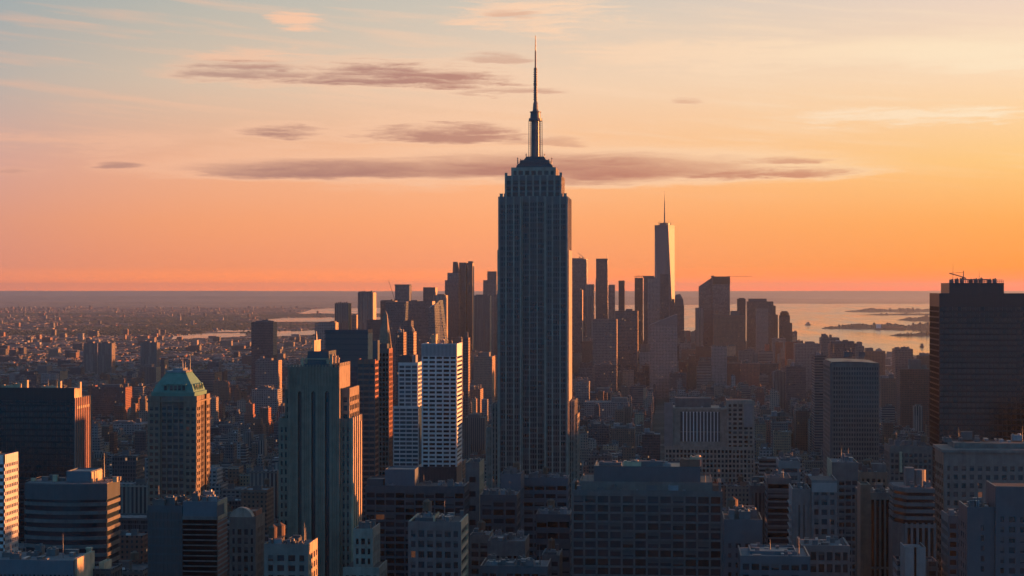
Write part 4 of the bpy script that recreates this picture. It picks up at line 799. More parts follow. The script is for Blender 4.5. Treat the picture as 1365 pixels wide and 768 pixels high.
# ------------------------------------------------------------------ middle distance, one row per building
def midtown():
    rows = [  # name, label, px0, px1, top, Y, depth, facade, (roof box px0, px1, top), reference
      ('red_ended_block', 'dark flat block with narrow glowing red brick end behind the black slab', 122, 167, 517, 1560, 20, 'dark', (136, 160, 513), 'the red-ended flat block', 'rust'),
      ('stair_tower_block', 'short block with one glowing orange end wall right beside the black slab', 119, 131, 542, 1420, 20, 'dark', None, None, 'tan'),
      ('pale_windowed_block', 'bluish pale low block with dark windows directly left of the green-roofed tower', 144, 188, 566, 1330, 24, 'grey', (150, 170, 562), None, None),
      ('long_flat_block', 'long flat-roofed block below the bluish pale block, left of the green-roofed tower', 124, 194, 594, 1220, 26, 'white', (150, 186, 590), None, None),
      ('ribbed_low_block', 'wide ribbed dark block behind the curved banded block', 122, 196, 617, 1080, 24, 'ribs', (128, 140, 612), None, None),
      ('plain_low_block', 'plain dark block with two lit chimneys right of the curved banded block', 160, 195, 656, 930, 22, 'dark', (171, 182, 646), None, 'tan'),
      ('white_apartment_slab', 'pale ribbed apartment slab, left one of two joined slabs in the far left', 111, 130, 458, 3500, 22, 'ribs', (116, 124, 455.5), 'the left pale apartment slab', None),
      ('white_apartment_slab', 'pale ribbed apartment slab, right one of two joined slabs in the far left', 130.5, 149, 458, 3460, 22, 'ribs', (136, 144, 456), None, None),
      ('white_apartment_slab', 'pale ribbed apartment slab standing alone above the green-roofed tower', 187, 209, 457, 3400, 20, 'ribs', (190, 200, 455), 'the lone pale apartment slab', None),
      ('ribbed_apartment_block', 'dark ribbed block with lit right edge before the lone pale apartment slab', 186, 208, 490, 2700, 26, 'ribs', (192, 202, 486), None, 'tan'),
      ('thin_lit_tower', 'thin tower with a glowing side just above the green copper roof', 214, 219, 480, 2800, 24, 'dark', None, None, 'tan'),
      ('banded_lit_block', 'striped block whose right side glows in orange bands, right of the green copper roof', 255, 286, 497, 1900, 32, 'bands', (262, 278, 494), 'the orange-banded block', 'tan'),
      ('stepped_terrace_block', 'terraced block with three pale roof edges right of the green-roofed tower', 284, 335, 584, 1400, 30, 'bands', (300, 330, 581), None, None),
      ('dark_slab_tower', 'dark slab standing alone by the river left of the stepped slotted tower', 335, 364, 430, 3900, 40, 'dark', (341, 358, 428.5), 'the lone dark riverside slab', 'tan'),
      ('gridded_block', 'bluish gridded block with a glowing narrow right side, left of the stepped slotted tower', 340, 371, 481, 1950, 18, 'grey', (346, 362, 478), None, 'tan'),
      ('gridded_low_block', 'lower gridded block with lit edge at the left shoulder of stepped slotted tower', 336, 370, 520, 1500, 18, 'grey', (344, 358, 516), None, None),
      ('bluish_warehouse', 'long low bluish block in the far left with a glowing hump on its right end', 12, 62, 498, 2500, 40, 'white', (50, 62, 488), None, 'tan'),
      ('twin_lit_block', 'small block with twin glowing end walls above the black slab at the left edge', 64, 80, 495, 2300, 30, 'dark', (84, 88, 494), None, 'tan'),
      ('flat_rust_block', 'broad low block with a sunlit parapet just left of the green copper roof', 150, 184, 512, 1800, 9, 'rust', (152, 180, 509), None, None),
      # beyond the white gridded tower
      ('slender_lit_tower', 'slender tower with a glowing side left of two above the slim pale glass tower', 528, 537.5, 444, 2300, 26, 'dark', None, 'the left slender lit tower', 'tan'),
      ('slender_lit_tower', 'slender tower with a glowing side right of two above the slim pale glass tower', 543, 551, 443, 2250, 26, 'dark', None, None, 'tan'),
      ('thin_chimney_tower', 'thin tower with a glowing side rising just behind the right of the white gridded tower', 618, 624, 451, 2400, 22, 'dark', None, None, 'tan'),
      ('grey_stone_block', 'pale stepped block behind the left shoulder of the tall central tower', 632, 656, 476, 2100, 36, 'stone', (640, 652, 470), None, 'tan'),
      ('twin_fin_block', 'dark block with two glowing fins between the white gridded tower and the tall central tower', 620, 640, 520, 1750, 28, 'rust', (624, 632, 515), None, 'tan'),
      ('ribbed_tower', 'ribbed dark tower in shade between the white gridded tower and the tall central tower', 618, 646, 558, 1500, 26, 'ribs', (624, 640, 553), None, None),
      # right of the central tower
      ('pale_slab_block', 'pale slab hard against the right side of the tall central tower', 767, 785, 510, 2050, 30, 'white', (770, 780, 507), 'the pale slab beside the central tower', None),
      ('dark_flat_block', 'dark flat topped block near the right side of the tall central tower', 793, 822, 487, 2500, 34, 'dark', (800, 815, 485), 'the dark flat-topped block', None),
      ('pale_roofed_block', 'low block with two pale roof steps right of the dark flat-topped block', 822, 846, 489, 2450, 40, 'white', (822, 840, 482), None, None),
      ('pointed_wall_block', 'dark block with a sloping pale roof right of the tall central tower', 786, 814, 524, 1950, 30, 'dark', (795, 812, 518), None, None),
      ('pale_topped_block', 'broad block with pale roof edge and lit corner, left of the colonnaded building', 779, 838, 537, 1800, 30, 'grey', (815, 836, 531), 'the pale-topped broad block', 'tan'),
      ('flat_roofed_block', 'dark block with a bright roof line below the pale-topped broad block', 783, 812, 568, 1650, 24, 'dark', (788, 806, 565), None, None),
      ('square_brick_block', 'square brownish block left of the colonnaded pale building', 814, 846, 572, 1600, 26, 'brick', (820, 838, 569), None, None),
      ('dark_shaft_block', 'dark narrow block with a flat pale cap directly left of the colonnaded pale building', 856, 880, 580, 1640, 26, 'dark', (860, 872, 577), None, None),
      ('low_lit_roof_block', 'low dark block with a brightly littered roof behind the wide grid front', 795, 850, 609, 1350, 24, 'dark', (800, 846, 606), None, None),
      ('ribbed_stone_block', 'small ribbed stone block with lit corner in haze, above the colonnaded building', 867, 880, 479, 2900, 22, 'stone', (870, 878, 476.5), None, 'tan'),
      ('pink_tower', 'taller slim pinkish tower catching the sun right of the hazy centre', 969, 981, 462, 3300, 26, 'tan', (971, 979, 460), 'the slim pinkish tower', None),
      ('pink_slab', 'lower stepped pinkish block attached to the left of the slim pinkish tower', 961, 972, 479, 3250, 26, 'tan', None, None, None),
      ('pale_ribbed_tower', 'pale ribbed tower right of the slim pinkish tower', 991, 1006, 467, 3200, 26, 'ribs', (993, 1004, 465.5), None, None),
      ('pale_striped_tower', 'short pale striped tower left of the crowned grid tower in the haze', 1031, 1046, 496, 2700, 26, 'ribs', (1034, 1042, 494), None, None),
      ('hazy_dark_slab', 'plain hazy slab right of the pale striped tower', 1048, 1074, 489, 2800, 30, 'dark', (1054, 1068, 487), None, None),
      ('finely_banded_tower', 'finely banded tower directly left of the crowned grid tower', 1086, 1102, 476, 1800, 36, 'bands', (1088, 1100, 474), 'the finely banded tower', None),
      ('plain_mauve_slab', 'plain windowless mauve slab left of the foot of the crowned grid tower', 1061, 1079, 549, 1480, 34, 'brick', (1064, 1076, 546), 'the plain mauve slab', None),
      ('brown_windowed_block', 'brown windowed block between the plain mauve slab and the crowned grid tower', 1080, 1098, 562, 1420, 30, 'stone', (1084, 1094, 557), None, None),
      ('shaded_block', 'dark block with a lit upper window group right of the colonnaded pale building', 1024, 1048, 556, 1600, 28, 'brick', (1030, 1042, 551), None, None),
      ('red_roofed_block', 'broad brownish block with a glowing red roof edge left of the big dark right tower', 1200, 1244, 493, 2500, 40, 'rust', (1213, 1228, 480), 'the red-edged broad block', None),
      ('mauve_block', 'hazy flat mauve block right of the crowned grid tower', 1174, 1197, 505, 2400, 34, 'brick', (1180, 1192, 502), None, None),
      ('shore_block', 'tall pale-topped block on the shore skyline behind the crowned grid tower', 1095, 1119, 451, 4200, 60, 'grey', (1098, 1104, 449), 'the pale-topped shore block', None),
      ('shore_block', 'dark-capped broad block on the shore skyline just above the crowned grid tower', 1107, 1140, 459, 3900, 60, 'dark', (1108, 1139, 455.5), None, None),
      ('shore_block', 'low round-shouldered block on the shore skyline right of the crowned grid tower', 1139, 1152, 462, 4100, 50, 'grey', (1141, 1149, 461), None, None),
      ('shore_block', 'long low block on the shore right of the round-shouldered block', 1153, 1180, 469, 4300, 50, 'brick', (1154, 1164, 464.5), None, None),
      ('shore_block', 'two-part block standing highest on the shore near the big dark right tower', 1193, 1217, 466, 4000, 50, 'grey', (1202, 1210, 463.5), None, None),
      ('shore_block', 'low rounded block on the shore touching the big dark right tower', 1226, 1246, 475, 3900, 50, 'brick', (1230, 1246, 474), None, None),
      ('shore_block', 'low flat block on the shore left of the pale-topped shore block', 1060, 1093, 459, 4500, 60, 'grey', (1074, 1086, 456), None, None),
    ]
    # distances chosen so that each stands on the ground where its foot is lost among the roofs in front
    far = {867: 5200, 969: 4700, 961: 4650, 991: 5000, 1031: 4000, 1048: 3900, 793: 4200, 822: 4800, 767: 3800, 786: 3700, 779: 3300, 783: 2800, 814: 2750, 856: 2550, 795: 2400,
           1061: 2700, 1080: 2650, 1024: 2750, 1200: 3100, 1174: 3500, 1086: 2600, 144: 2900, 124: 2700, 122.5: 2300, 284: 2700, 340: 3800, 336: 3200, 12: 5000, 64: 4900, 150: 4400, 122: 3300, 119: 3350,
           255: 4000, 186: 4700, 111: 5500, 130.5: 5440, 187: 5350, 214: 5100, 632: 3800, 620: 3400, 618: 2350, 160: 1900}
    for nm, lb, px0, px1, yt, Y, d, fm, rb, ref, endm in rows:
        if nm == 'ribbed_low_block': d *= 2300/Y; Y = 2300
        elif nm != 'thin_chimney_tower' and px0 in far: d *= far[px0]/Y; Y = far[px0]
        t = Tower(nm, lb, px0, px1, yt, Y, d, mat=fm, ref=ref)
        if endm and px1 < 890: t.P('end_wall', endm, True).box(t.w/2+.01, t.w/2+.3, .3, d-.3, max(0, t.zt-70), t.zt+.6)  # sunward ends get a brighter facing; part of the sunlight is in its colour
        if rb: t.px_box(rb[0], rb[1], rb[2], d*.2, d*.75, t.zt, 'concrete' if fm != 'dark' else 'slate', 'penthouse')
        if Y < 2100: t.clutter(6, tanks=2, y1=d*.9, big=1.0+Y/3000)
        elif Y < 4500: t.clutter(5, tanks=0, big=1.2+Y/3000)
        t.done()
    # tapering spire
    t = Tower('pyramid_topped_tower', 'tower with tall tapering roof edged by a sliver of sunlight', 502, 518, 468, 2300, 30, mat='stone', ref='the sunlit sliver spire')
    w = t.w/2; b = MB(); z = t.zt; za = t.lz(512, 414)
    b.loft([[(-w, 0, z+1.1), (w, 0, z+1.1), (w, 30, z+1.1), (-w, 30, z+1.1)], [(-w*.16, 12, za-6), (w*.5, 12, za-6), (w*.5, 17, za-6), (-w*.16, 17, za-6)], [(.8, 14, za), (1.6, 14, za), (1.6, 15, za), (.8, 15, za)]])
    b.build('pyramid_roof', M['weathered'], t.root); t.done()
midtown()

# ------------------------------------------------------------------ the far skyline
def crane(label, X, Y, z, h, jib, ang, name='tower_crane'):
    b = MB(); b.box(-.9, .9, -.9, .9, 0, h); o = b.build(name, M['grey'], None, (X, Y, z)); tag(o, label, 'crane')
    j = MB(); c, s_ = math.cos(ang), math.sin(ang); j.bar((-9*c, 0, h-9*s_), (jib*c, 0, h+jib*s_), .75, 4)
    for i in range(8): f = i/8*jib; j.bar((f*c, 0, h+f*s_+(2 if abs(s_) < .3 else 0)), ((f+jib/8)*c, 0, h+(f+jib/8)*s_), .3, 4)
    j.build('jib', M['grey'], o); k = MB(); k.box(-10, -6, -1.2, 1.2, h-3.2, h); k.build('counterweight', M['concrete'], o)
def downtown():
    rows = [
      ('far_slab_tower', 'hazy flat-topped slab, leftmost of the far skyline', 446, 464, 405, 4300, 46, 'ribs', None, 'the leftmost far slab'),
      ('far_low_tower', 'low hazy block between the two leftmost far slabs', 465.5, 475, 420, 4400, 50, 'grey', None, None),
      ('far_slab_tower', 'taller hazy slab with a pink right edge, second from the left of the far skyline', 477, 497, 390.5, 4300, 52, 'ribs', (478, 496, 389), 'the second far slab'),
      ('far_low_tower', 'wide low hazy block at the left end of far skyline behind the teal slab', 420, 447, 430.5, 4200, 40, 'grey', (440, 446, 428.5), None),
      ('far_low_tower', 'wide low hazy block just right of the second far slab', 489, 513, 427, 4150, 40, 'dark', None, None),
      ('far_broad_tower', 'broad hazy block under the crane at the left of the far skyline', 507, 526, 401.5, 4700, 50, 'dark', (508, 523, 400.5), 'the broad block under the crane'),
      ('far_broad_tower', 'wide hazy dark block between the crane and the triple-topped far tower', 543, 576, 402, 4600, 60, 'dark', (548, 556, 400.5), None),
      ('far_capped_tower', 'hazy tower with a slanted cap line right of the far crane', 526.5, 545.5, 381.5, 5000, 50, 'glassy', (526, 546, 379.5), None),
      ('far_square_tower', 'hazy square tower with a bright right edge left of the triple-topped far tower', 564, 580, 383.5, 5100, 50, 'dark', None, 'the bright-edged square tower'),
      ('far_square_tower', 'broad lower hazy tower hugging the left foot of the triple-topped far tower', 577, 594, 394, 4900, 50, 'ribs', (583, 592, 392.5), None),
      ('far_narrow_tower', 'hazy flat tower immediately right of the triple-topped far tower', 632, 653, 394.5, 4900, 40, 'ribs', (634, 650, 393), None),
      ('far_stepped_tower', 'hazy two-step pinkish tower partly hidden by the left of the tall central tower', 644, 661, 374, 5300, 44, 'grey', (649.5, 661, 362), None),
      ('far_sliver_tower', 'sliver of a hazy tower touching the left side of the tall central tower', 659, 668, 393, 5000, 40, 'grey', None, None),
      ('far_glass_tower', 'hazy tower right behind the tall central tower with a small crane on its roof', 759, 782, 346, 5500, 50, 'glassy', (761, 778, 344.5), 'the small-craned far tower'),
      ('far_broad_tower', 'lower darker slab in front of the small-craned far tower', 757, 776, 387, 5000, 44, 'dark', (762, 774, 385), None),
      ('far_narrow_tower', 'narrow hazy slab right of the small-craned far tower', 780, 792, 379.5, 5300, 40, 'ribs', None, None),
      ('far_pale_slab', 'pale wide hazy slab below the narrow slabs right of the tall central tower', 790, 822, 426, 4300, 44, 'grey', None, 'the pale wide hazy slab'),
      ('far_antenna_tower', 'tall narrow two-tone tower with a thin antenna right of the tall central tower', 794, 810, 372, 5400, 44, 'dark', None, 'the narrow antenna tower'),
      ('far_narrow_tower', 'narrow low slab just right of the narrow antenna tower', 811, 819.5, 380, 5500, 34, 'grey', None, None),
      ('far_narrow_tower', 'narrow dark slab standing free between the antenna tower and the spired glass tower', 824.5, 832.5, 374.5, 5700, 34, 'dark', None, None),
      ('far_low_tower', 'low dark hazy mass between the pale wide slab and the spired glass tower', 820, 850, 415, 4600, 60, 'dark', (834, 843, 412.5), None),
      ('far_open_topped_tower', 'hazy tower with an open framed top at the left foot of the spired glass tower', 846, 857, 371, 5700, 40, 'dark', None, None),
      ('far_broad_tower', 'hazy broad pale-edged tower against the left of the spired glass tower', 858, 873, 370, 5650, 44, 'glassy', (857, 872, 368), None),
      ('far_front_slab', 'plain hazy slab in front of the spired glass tower', 863, 882, 372, 5300, 40, 'grey', None, None),
      ('far_dark_slab', 'dark narrow slab in front of the middle of the spired glass tower', 880, 891.5, 366, 5050, 34, 'dark', None, None),
      ('far_square_tower', 'low hazy tower at the left foot of the sloping-topped tower', 927, 938, 411, 5000, 44, 'ribs', None, None),
      ('far_low_tower', 'low dark hazy block right under the sloping-topped tower', 938, 951, 414, 4900, 44, 'dark', None, None),
      ('far_broad_tower', 'wide brownish hazy block below the sloping-topped tower', 951, 993, 421, 4800, 50, 'brick', (974, 986, 415), None),
      ('far_notched_tower', 'hazy tower with a narrow notched top left of the stepped-shouldered far tower', 983, 994, 399, 5500, 44, 'dark', (985, 992.5, 397.5), None),
      ('far_front_slab', 'paler flat slab set before the stepped-shouldered far tower', 1008, 1024, 411.5, 5200, 30, 'white', None, None),
    ]
    for nm, lb, px0, px1, yt, Y, d, fm, rb, ref in rows:
        t = Tower(nm, lb, px0, px1, yt, Y, d, mat=fm, ref=ref)
        if rb: t.px_box(rb[0], rb[1], rb[2], d*.1, d*.8, t.zt, 'slate' if fm in ('dark', 'glassy', 'ribs') else 'concrete', 'roof_block')
        if nm == 'far_antenna_tower':
            t.px_box(794.5, 810, 345, 3, d*.8, t.zt, 'dark', 'upper_shaft'); t.pole(t.lx(809), 8, t.lz(802, 345), 20, .9)
        if nm == 'far_open_topped_tower':
            b = MB()
            for i in range(12): x = -t.w/2+.6+i*(t.w*2.2-1)/11; b.box(x-.5, x+.5, 1, 2, t.zt, t.lz(850, 368.6))
            b.box(-t.w/2, t.w*1.7, 1, 2, t.lz(850, 368.6), t.lz(850, 367.8)); b.build('roof_frame', M['grey'], t.root)
        if nm == 'far_slab_tower':
            for i in range(6): t.unit(-t.w/2+4+i*(t.w-8)/5, 6, t.zt+.4, 3, 4, 2+i % 3, 'grey')
        if px1 < 890: t.P('sunlit_edge_paint', 'tan').box(t.w/2+.02, t.w/2+.5, 1, d*.92, 30, t.zt+.5) if fm in ('ribs', 'grey', 'dark') and Y < 5200 else None  # pale strip on the sunward side, its sunlit brightness put into the colour
        t.done()
    # triple-topped tower
    t = Tower('triple_topped_tower', 'tallest hazy tower group left of the central tower, three dark shafts with bright seams', 593, 611, 374, 5200, 50, ref='the triple-topped far tower', mat='glassy')
    t.px_box(596.3, 611, 364, 3, 46, t.zt, 'glassy', 'upper_shaft')
    b = MB(); L = t.lx; z = t.lz(602, 364); x0, x1 = L(603), L(610.5)
    b.loft([[(x0, 6, z), (x1, 6, z), (x1, 40, z), (x0, 40, z)], [(x0+1, 6, t.lz(602, 349)), (x1-5, 6, t.lz(602, 349)), (x1-5, 40, t.lz(602, 349)), (x0+1, 40, t.lz(602, 349))]]); b.build('tapered_top', FM['dark'], t.root)
    t.done()
    for lb, px0, px1, yt, rf in (('middle flat-topped shaft of the triple-topped tower group', 612, 621, 350.5, None), ('right shaft of the triple-topped tower group with a bright right side', 622.5, 629.5, 351, (624, 630, 348.5))):
        t = Tower('shaft_tower', lb, px0, px1, yt, 5250, 50, mat='dark')
        t.P('sunlit_edge_paint', 'tan').box(t.w/2+.02, t.w/2+.6, 1, 46, 60, t.zt)  # same pale strip, sunlight on the right side put into the colour
        if rf: t.px_box(*rf, 8, 30, t.zt, 'slate', 'roof_block')
        t.done()
    # leaning pair below
    t = Tower('leaning_front_tower', 'hazy broad tower with a slanting bright right edge below the far crane', 514, 541, 403, 4000, 40, ref='the slant-edged far tower')
    b = MB(); w = t.w/2; z = t.zt
    b.loft([[(-w-2, 0, 0), (w-12, 0, 0), (w-6, 40, 0), (-w-2, 40, 0)], [(-w, 0, z), (w, 4, z), (w, 40, z), (-w, 40, z)]]); b.build('wall', FM['glassy'], t.root); t.P('roof_edge', 'concrete').box(-w, w, 4, 40, z+.02, z+1.5); t.done()
    t = Tower('cube_topped_block', 'small dark square block in front of the slant-edged far tower', 538, 548, 428, 3600, 36, mat='dark'); t.done()
    t = Tower('faceted_far_tower', 'wide faceted hazy tower with a ragged trail of sunlit glass down its right side', 571, 594, 405, 4100, 60, ref='the faceted far tower')
    b = MB(); w = t.w/2; b.loft([[(-w, 0, 0), (w*.2, 0, 0), (w+14, 34, 0), (w+14, 60, 0), (-w, 60, 0)], [(-w, 0, z-14), (-w*.3, 0, z-8), (w*.1, 34, z+4), (w*.3, 60, z+4), (-w, 60, z-8)]]); b.build('wall', FM['glassy'], t.root)
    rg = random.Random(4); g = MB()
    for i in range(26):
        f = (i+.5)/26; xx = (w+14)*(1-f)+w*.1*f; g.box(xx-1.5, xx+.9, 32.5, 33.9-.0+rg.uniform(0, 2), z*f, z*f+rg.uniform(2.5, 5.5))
    g.build('sun_glint_panel', M['tan'], t.root); t.done()  # pale panels added to stand in for glints on sunlit glass
    # spired glass tower
    t = Tower('spired_glass_tower', 'tapering glass tower with spire and blazing right edge, tallest of far skyline', 873, 899, 301, 5400, 60, ref='the spired glass tower')
    r0, r1, a = 33.0, 31.0, R(19.5); cy = 30; zt, zb = t.zt, 35
    base = [(r0*math.cos(R(45+90*k)+a), cy+r0*math.sin(R(45+90*k)+a)) for k in range(4)]; top = [(r1*math.cos(R(90*k)+a), cy+r1*math.sin(R(90*k)+a)) for k in range(4)]
    b = MB(); b.prism(base, 0, zb); n = len(b.v)
    b.v += [(x, y, zb+.02) for x, y in base]+[(x, y, zt) for x, y in top]
    for k in range(4):
        b.f += [(n+(k+3) % 4, n+k, n+4+k), (n+k, n+4+(k+1) % 4, n+4+k)]; b.mi += [0, 0]
    b.f.append((n+4, n+5, n+6, n+7)); b.mi.append(0); b.build('glass_wall', M['sheen'], t.root)
    b = MB(); b.prism([(x*1.01, cy+(y-cy)*1.01) for x, y in top], zt-12, zt+2.5); b.build('crown', M['sheen'], t.root)
    b = MB(); b.cyl(0, cy, zt+2, zt+9, 15, 15, 16)
    for i in range(14): q = i*math.pi/7; b.bar((18*math.cos(q), cy+18*math.sin(q), zt), (18*math.cos(q), cy+18*math.sin(q), zt+9+3*(i % 3)), .5, 4)
    b.build('antenna_ring', M['grey'], t.root)
    b = MB(); zs = t.lz(885, 254); b.cyl(0, cy, zt+8, zt+40, 2.4, 2.0, 8); b.cyl(0, cy, zt+40, zt+75, 1.8, 1.3, 8); b.cyl(0, cy, zt+75, zs, 1.1, .35, 6); b.build('spire', M['grey'], t.root)
    t.done()
    # domed pair, sloped roofs
    t = Tower('domed_tower', 'dark hazy tower with a rounded dome at the right foot of the spired glass tower', 893, 912, 408, 5200, 44, mat='dark')
    b = MB(); n = 10; L = t.lx; xa, xb = L(899.5), L(911.5); zz = t.zt
    b.loft([[(xa, 2, zz), (xb, 2, zz), (xb, 40, zz), (xa, 40, zz)], [(xa, 2, t.lz(905, 398)), (xb-2, 2, t.lz(905, 399)), (xb-2, 40, t.lz(905, 399)), (xa, 40, t.lz(905, 398))], [(xa+2, 6, t.lz(905, 393)), (xb-10, 6, t.lz(905, 392)), (xb-10, 34, t.lz(905, 392)), (xa+2, 34, t.lz(905, 393))]]); b.build('domed_top', M['slate'], t.root)
    t.px_box(892.5, 899, 399, 4, 40, t.zt, 'dark', 'side_shaft'); t.done()
    t = Tower('wedge_roofed_block', 'pale block with a long sloping wedge roof below the spired glass tower', 866, 903, 434, 4400, 50, mat='white')
    b = MB(); w = t.w/2; z = t.zt; zz = t.lz(885, 418.5); b.loft([[(-w, 0, z+1.1), (w, 0, z+1.1), (w, 50, z+1.1), (-w, 50, z+1.1)], [(-w+2, 0, z+2), (w, 0, zz), (w, 50, zz), (-w+2, 50, z+2)]]); b.build('wedge_roof', M['roofpale'], t.root); t.done()
    t = Tower('sloping_topped_tower', 'broad far tower whose top slopes up to a dark cap', 949.5, 973, 369, 5600, 50, ref='the sloping-topped tower', mat='glassy')
    b = MB(); L = t.lx; b.loft([[(L(931.5), 4, 0), (L(949.3), 4, 0), (L(949.3), 50, 0), (L(931.5), 50, 0)], [(L(931.5), 4, t.lz(940, 382)), (L(949.3), 4, t.lz(940, 370)), (L(949.3), 50, t.lz(940, 370)), (L(931.5), 50, t.lz(940, 382))]]); b.build('sloping_wing', FM['glassy'], t.root)
    b = MB(); b.box(L(950), L(973.2), -.4, -.01, t.lz(960, 379), t.lz(960, 368.6)); b.build('dark_cap', M['black'], t.root); t.unit(L(950), 20, t.lz(950, 370)+.2, 9, 9, 5); t.done()
    j = MB(); X, Y = Xof(972, 5610), 5620; z = Zof(972, 369, 5620); j.box(-1.2, 1.2, -1.2, 1.2, 0, 3); o = tag(j.build('tower_crane', M['grey'], None, (X, Y, z-1.5)), 'crane with one thin level arm reaching right from the sloping-topped tower', 'crane')
    j = MB(); j.bar((-6, 0, 2.6), (69, 0, 2.6), .55, 4); j.build('jib', M['grey'], o)
    t = Tower('shouldered_tower', 'bulky far tower with stepped shoulders, right of the sloping-topped tower', 996, 1031, 402.5, 5600, 60, ref='the stepped-shouldered far tower', mat='dark')
    for px0, px1, py, mt in ((998, 1022, 398.5, 'slate'), (1030, 1034, 408, 'dark'), (1033.5, 1037, 420, 'dark')): t.px_box(px0, px1, py, 5, 50, 0 if px0 > 1025 else t.zt, mt, 'shoulder')
    t.done()
    t = Tower('round_topped_tower', 'narrow far tower with a rounded stepped top, last before the open harbour', 1039.5, 1053, 421, 5500, 44, mat='dark')
    for px0, px1, py in ((1040.5, 1051.5, 417), (1042, 1050, 415.2)): t.px_box(px0, px1, py, 5, 36, t.zt, 'slate', 'round_top')
    t.px_box(1053, 1056, 431, 5, 36, 0, 'dark', 'shoulder'); t.done()
    crane('slanting crane rising beside the broad block at the left of the far skyline', Xof(524.5, 4720), 4740, Zof(525, 402, 4740), 6, 52, R(108))
    crane('small crane on the roof of the far tower right behind the central tower', Xof(776, 5510), 5530, Zof(776, 344, 5530), 4, 18, R(140))
downtown()

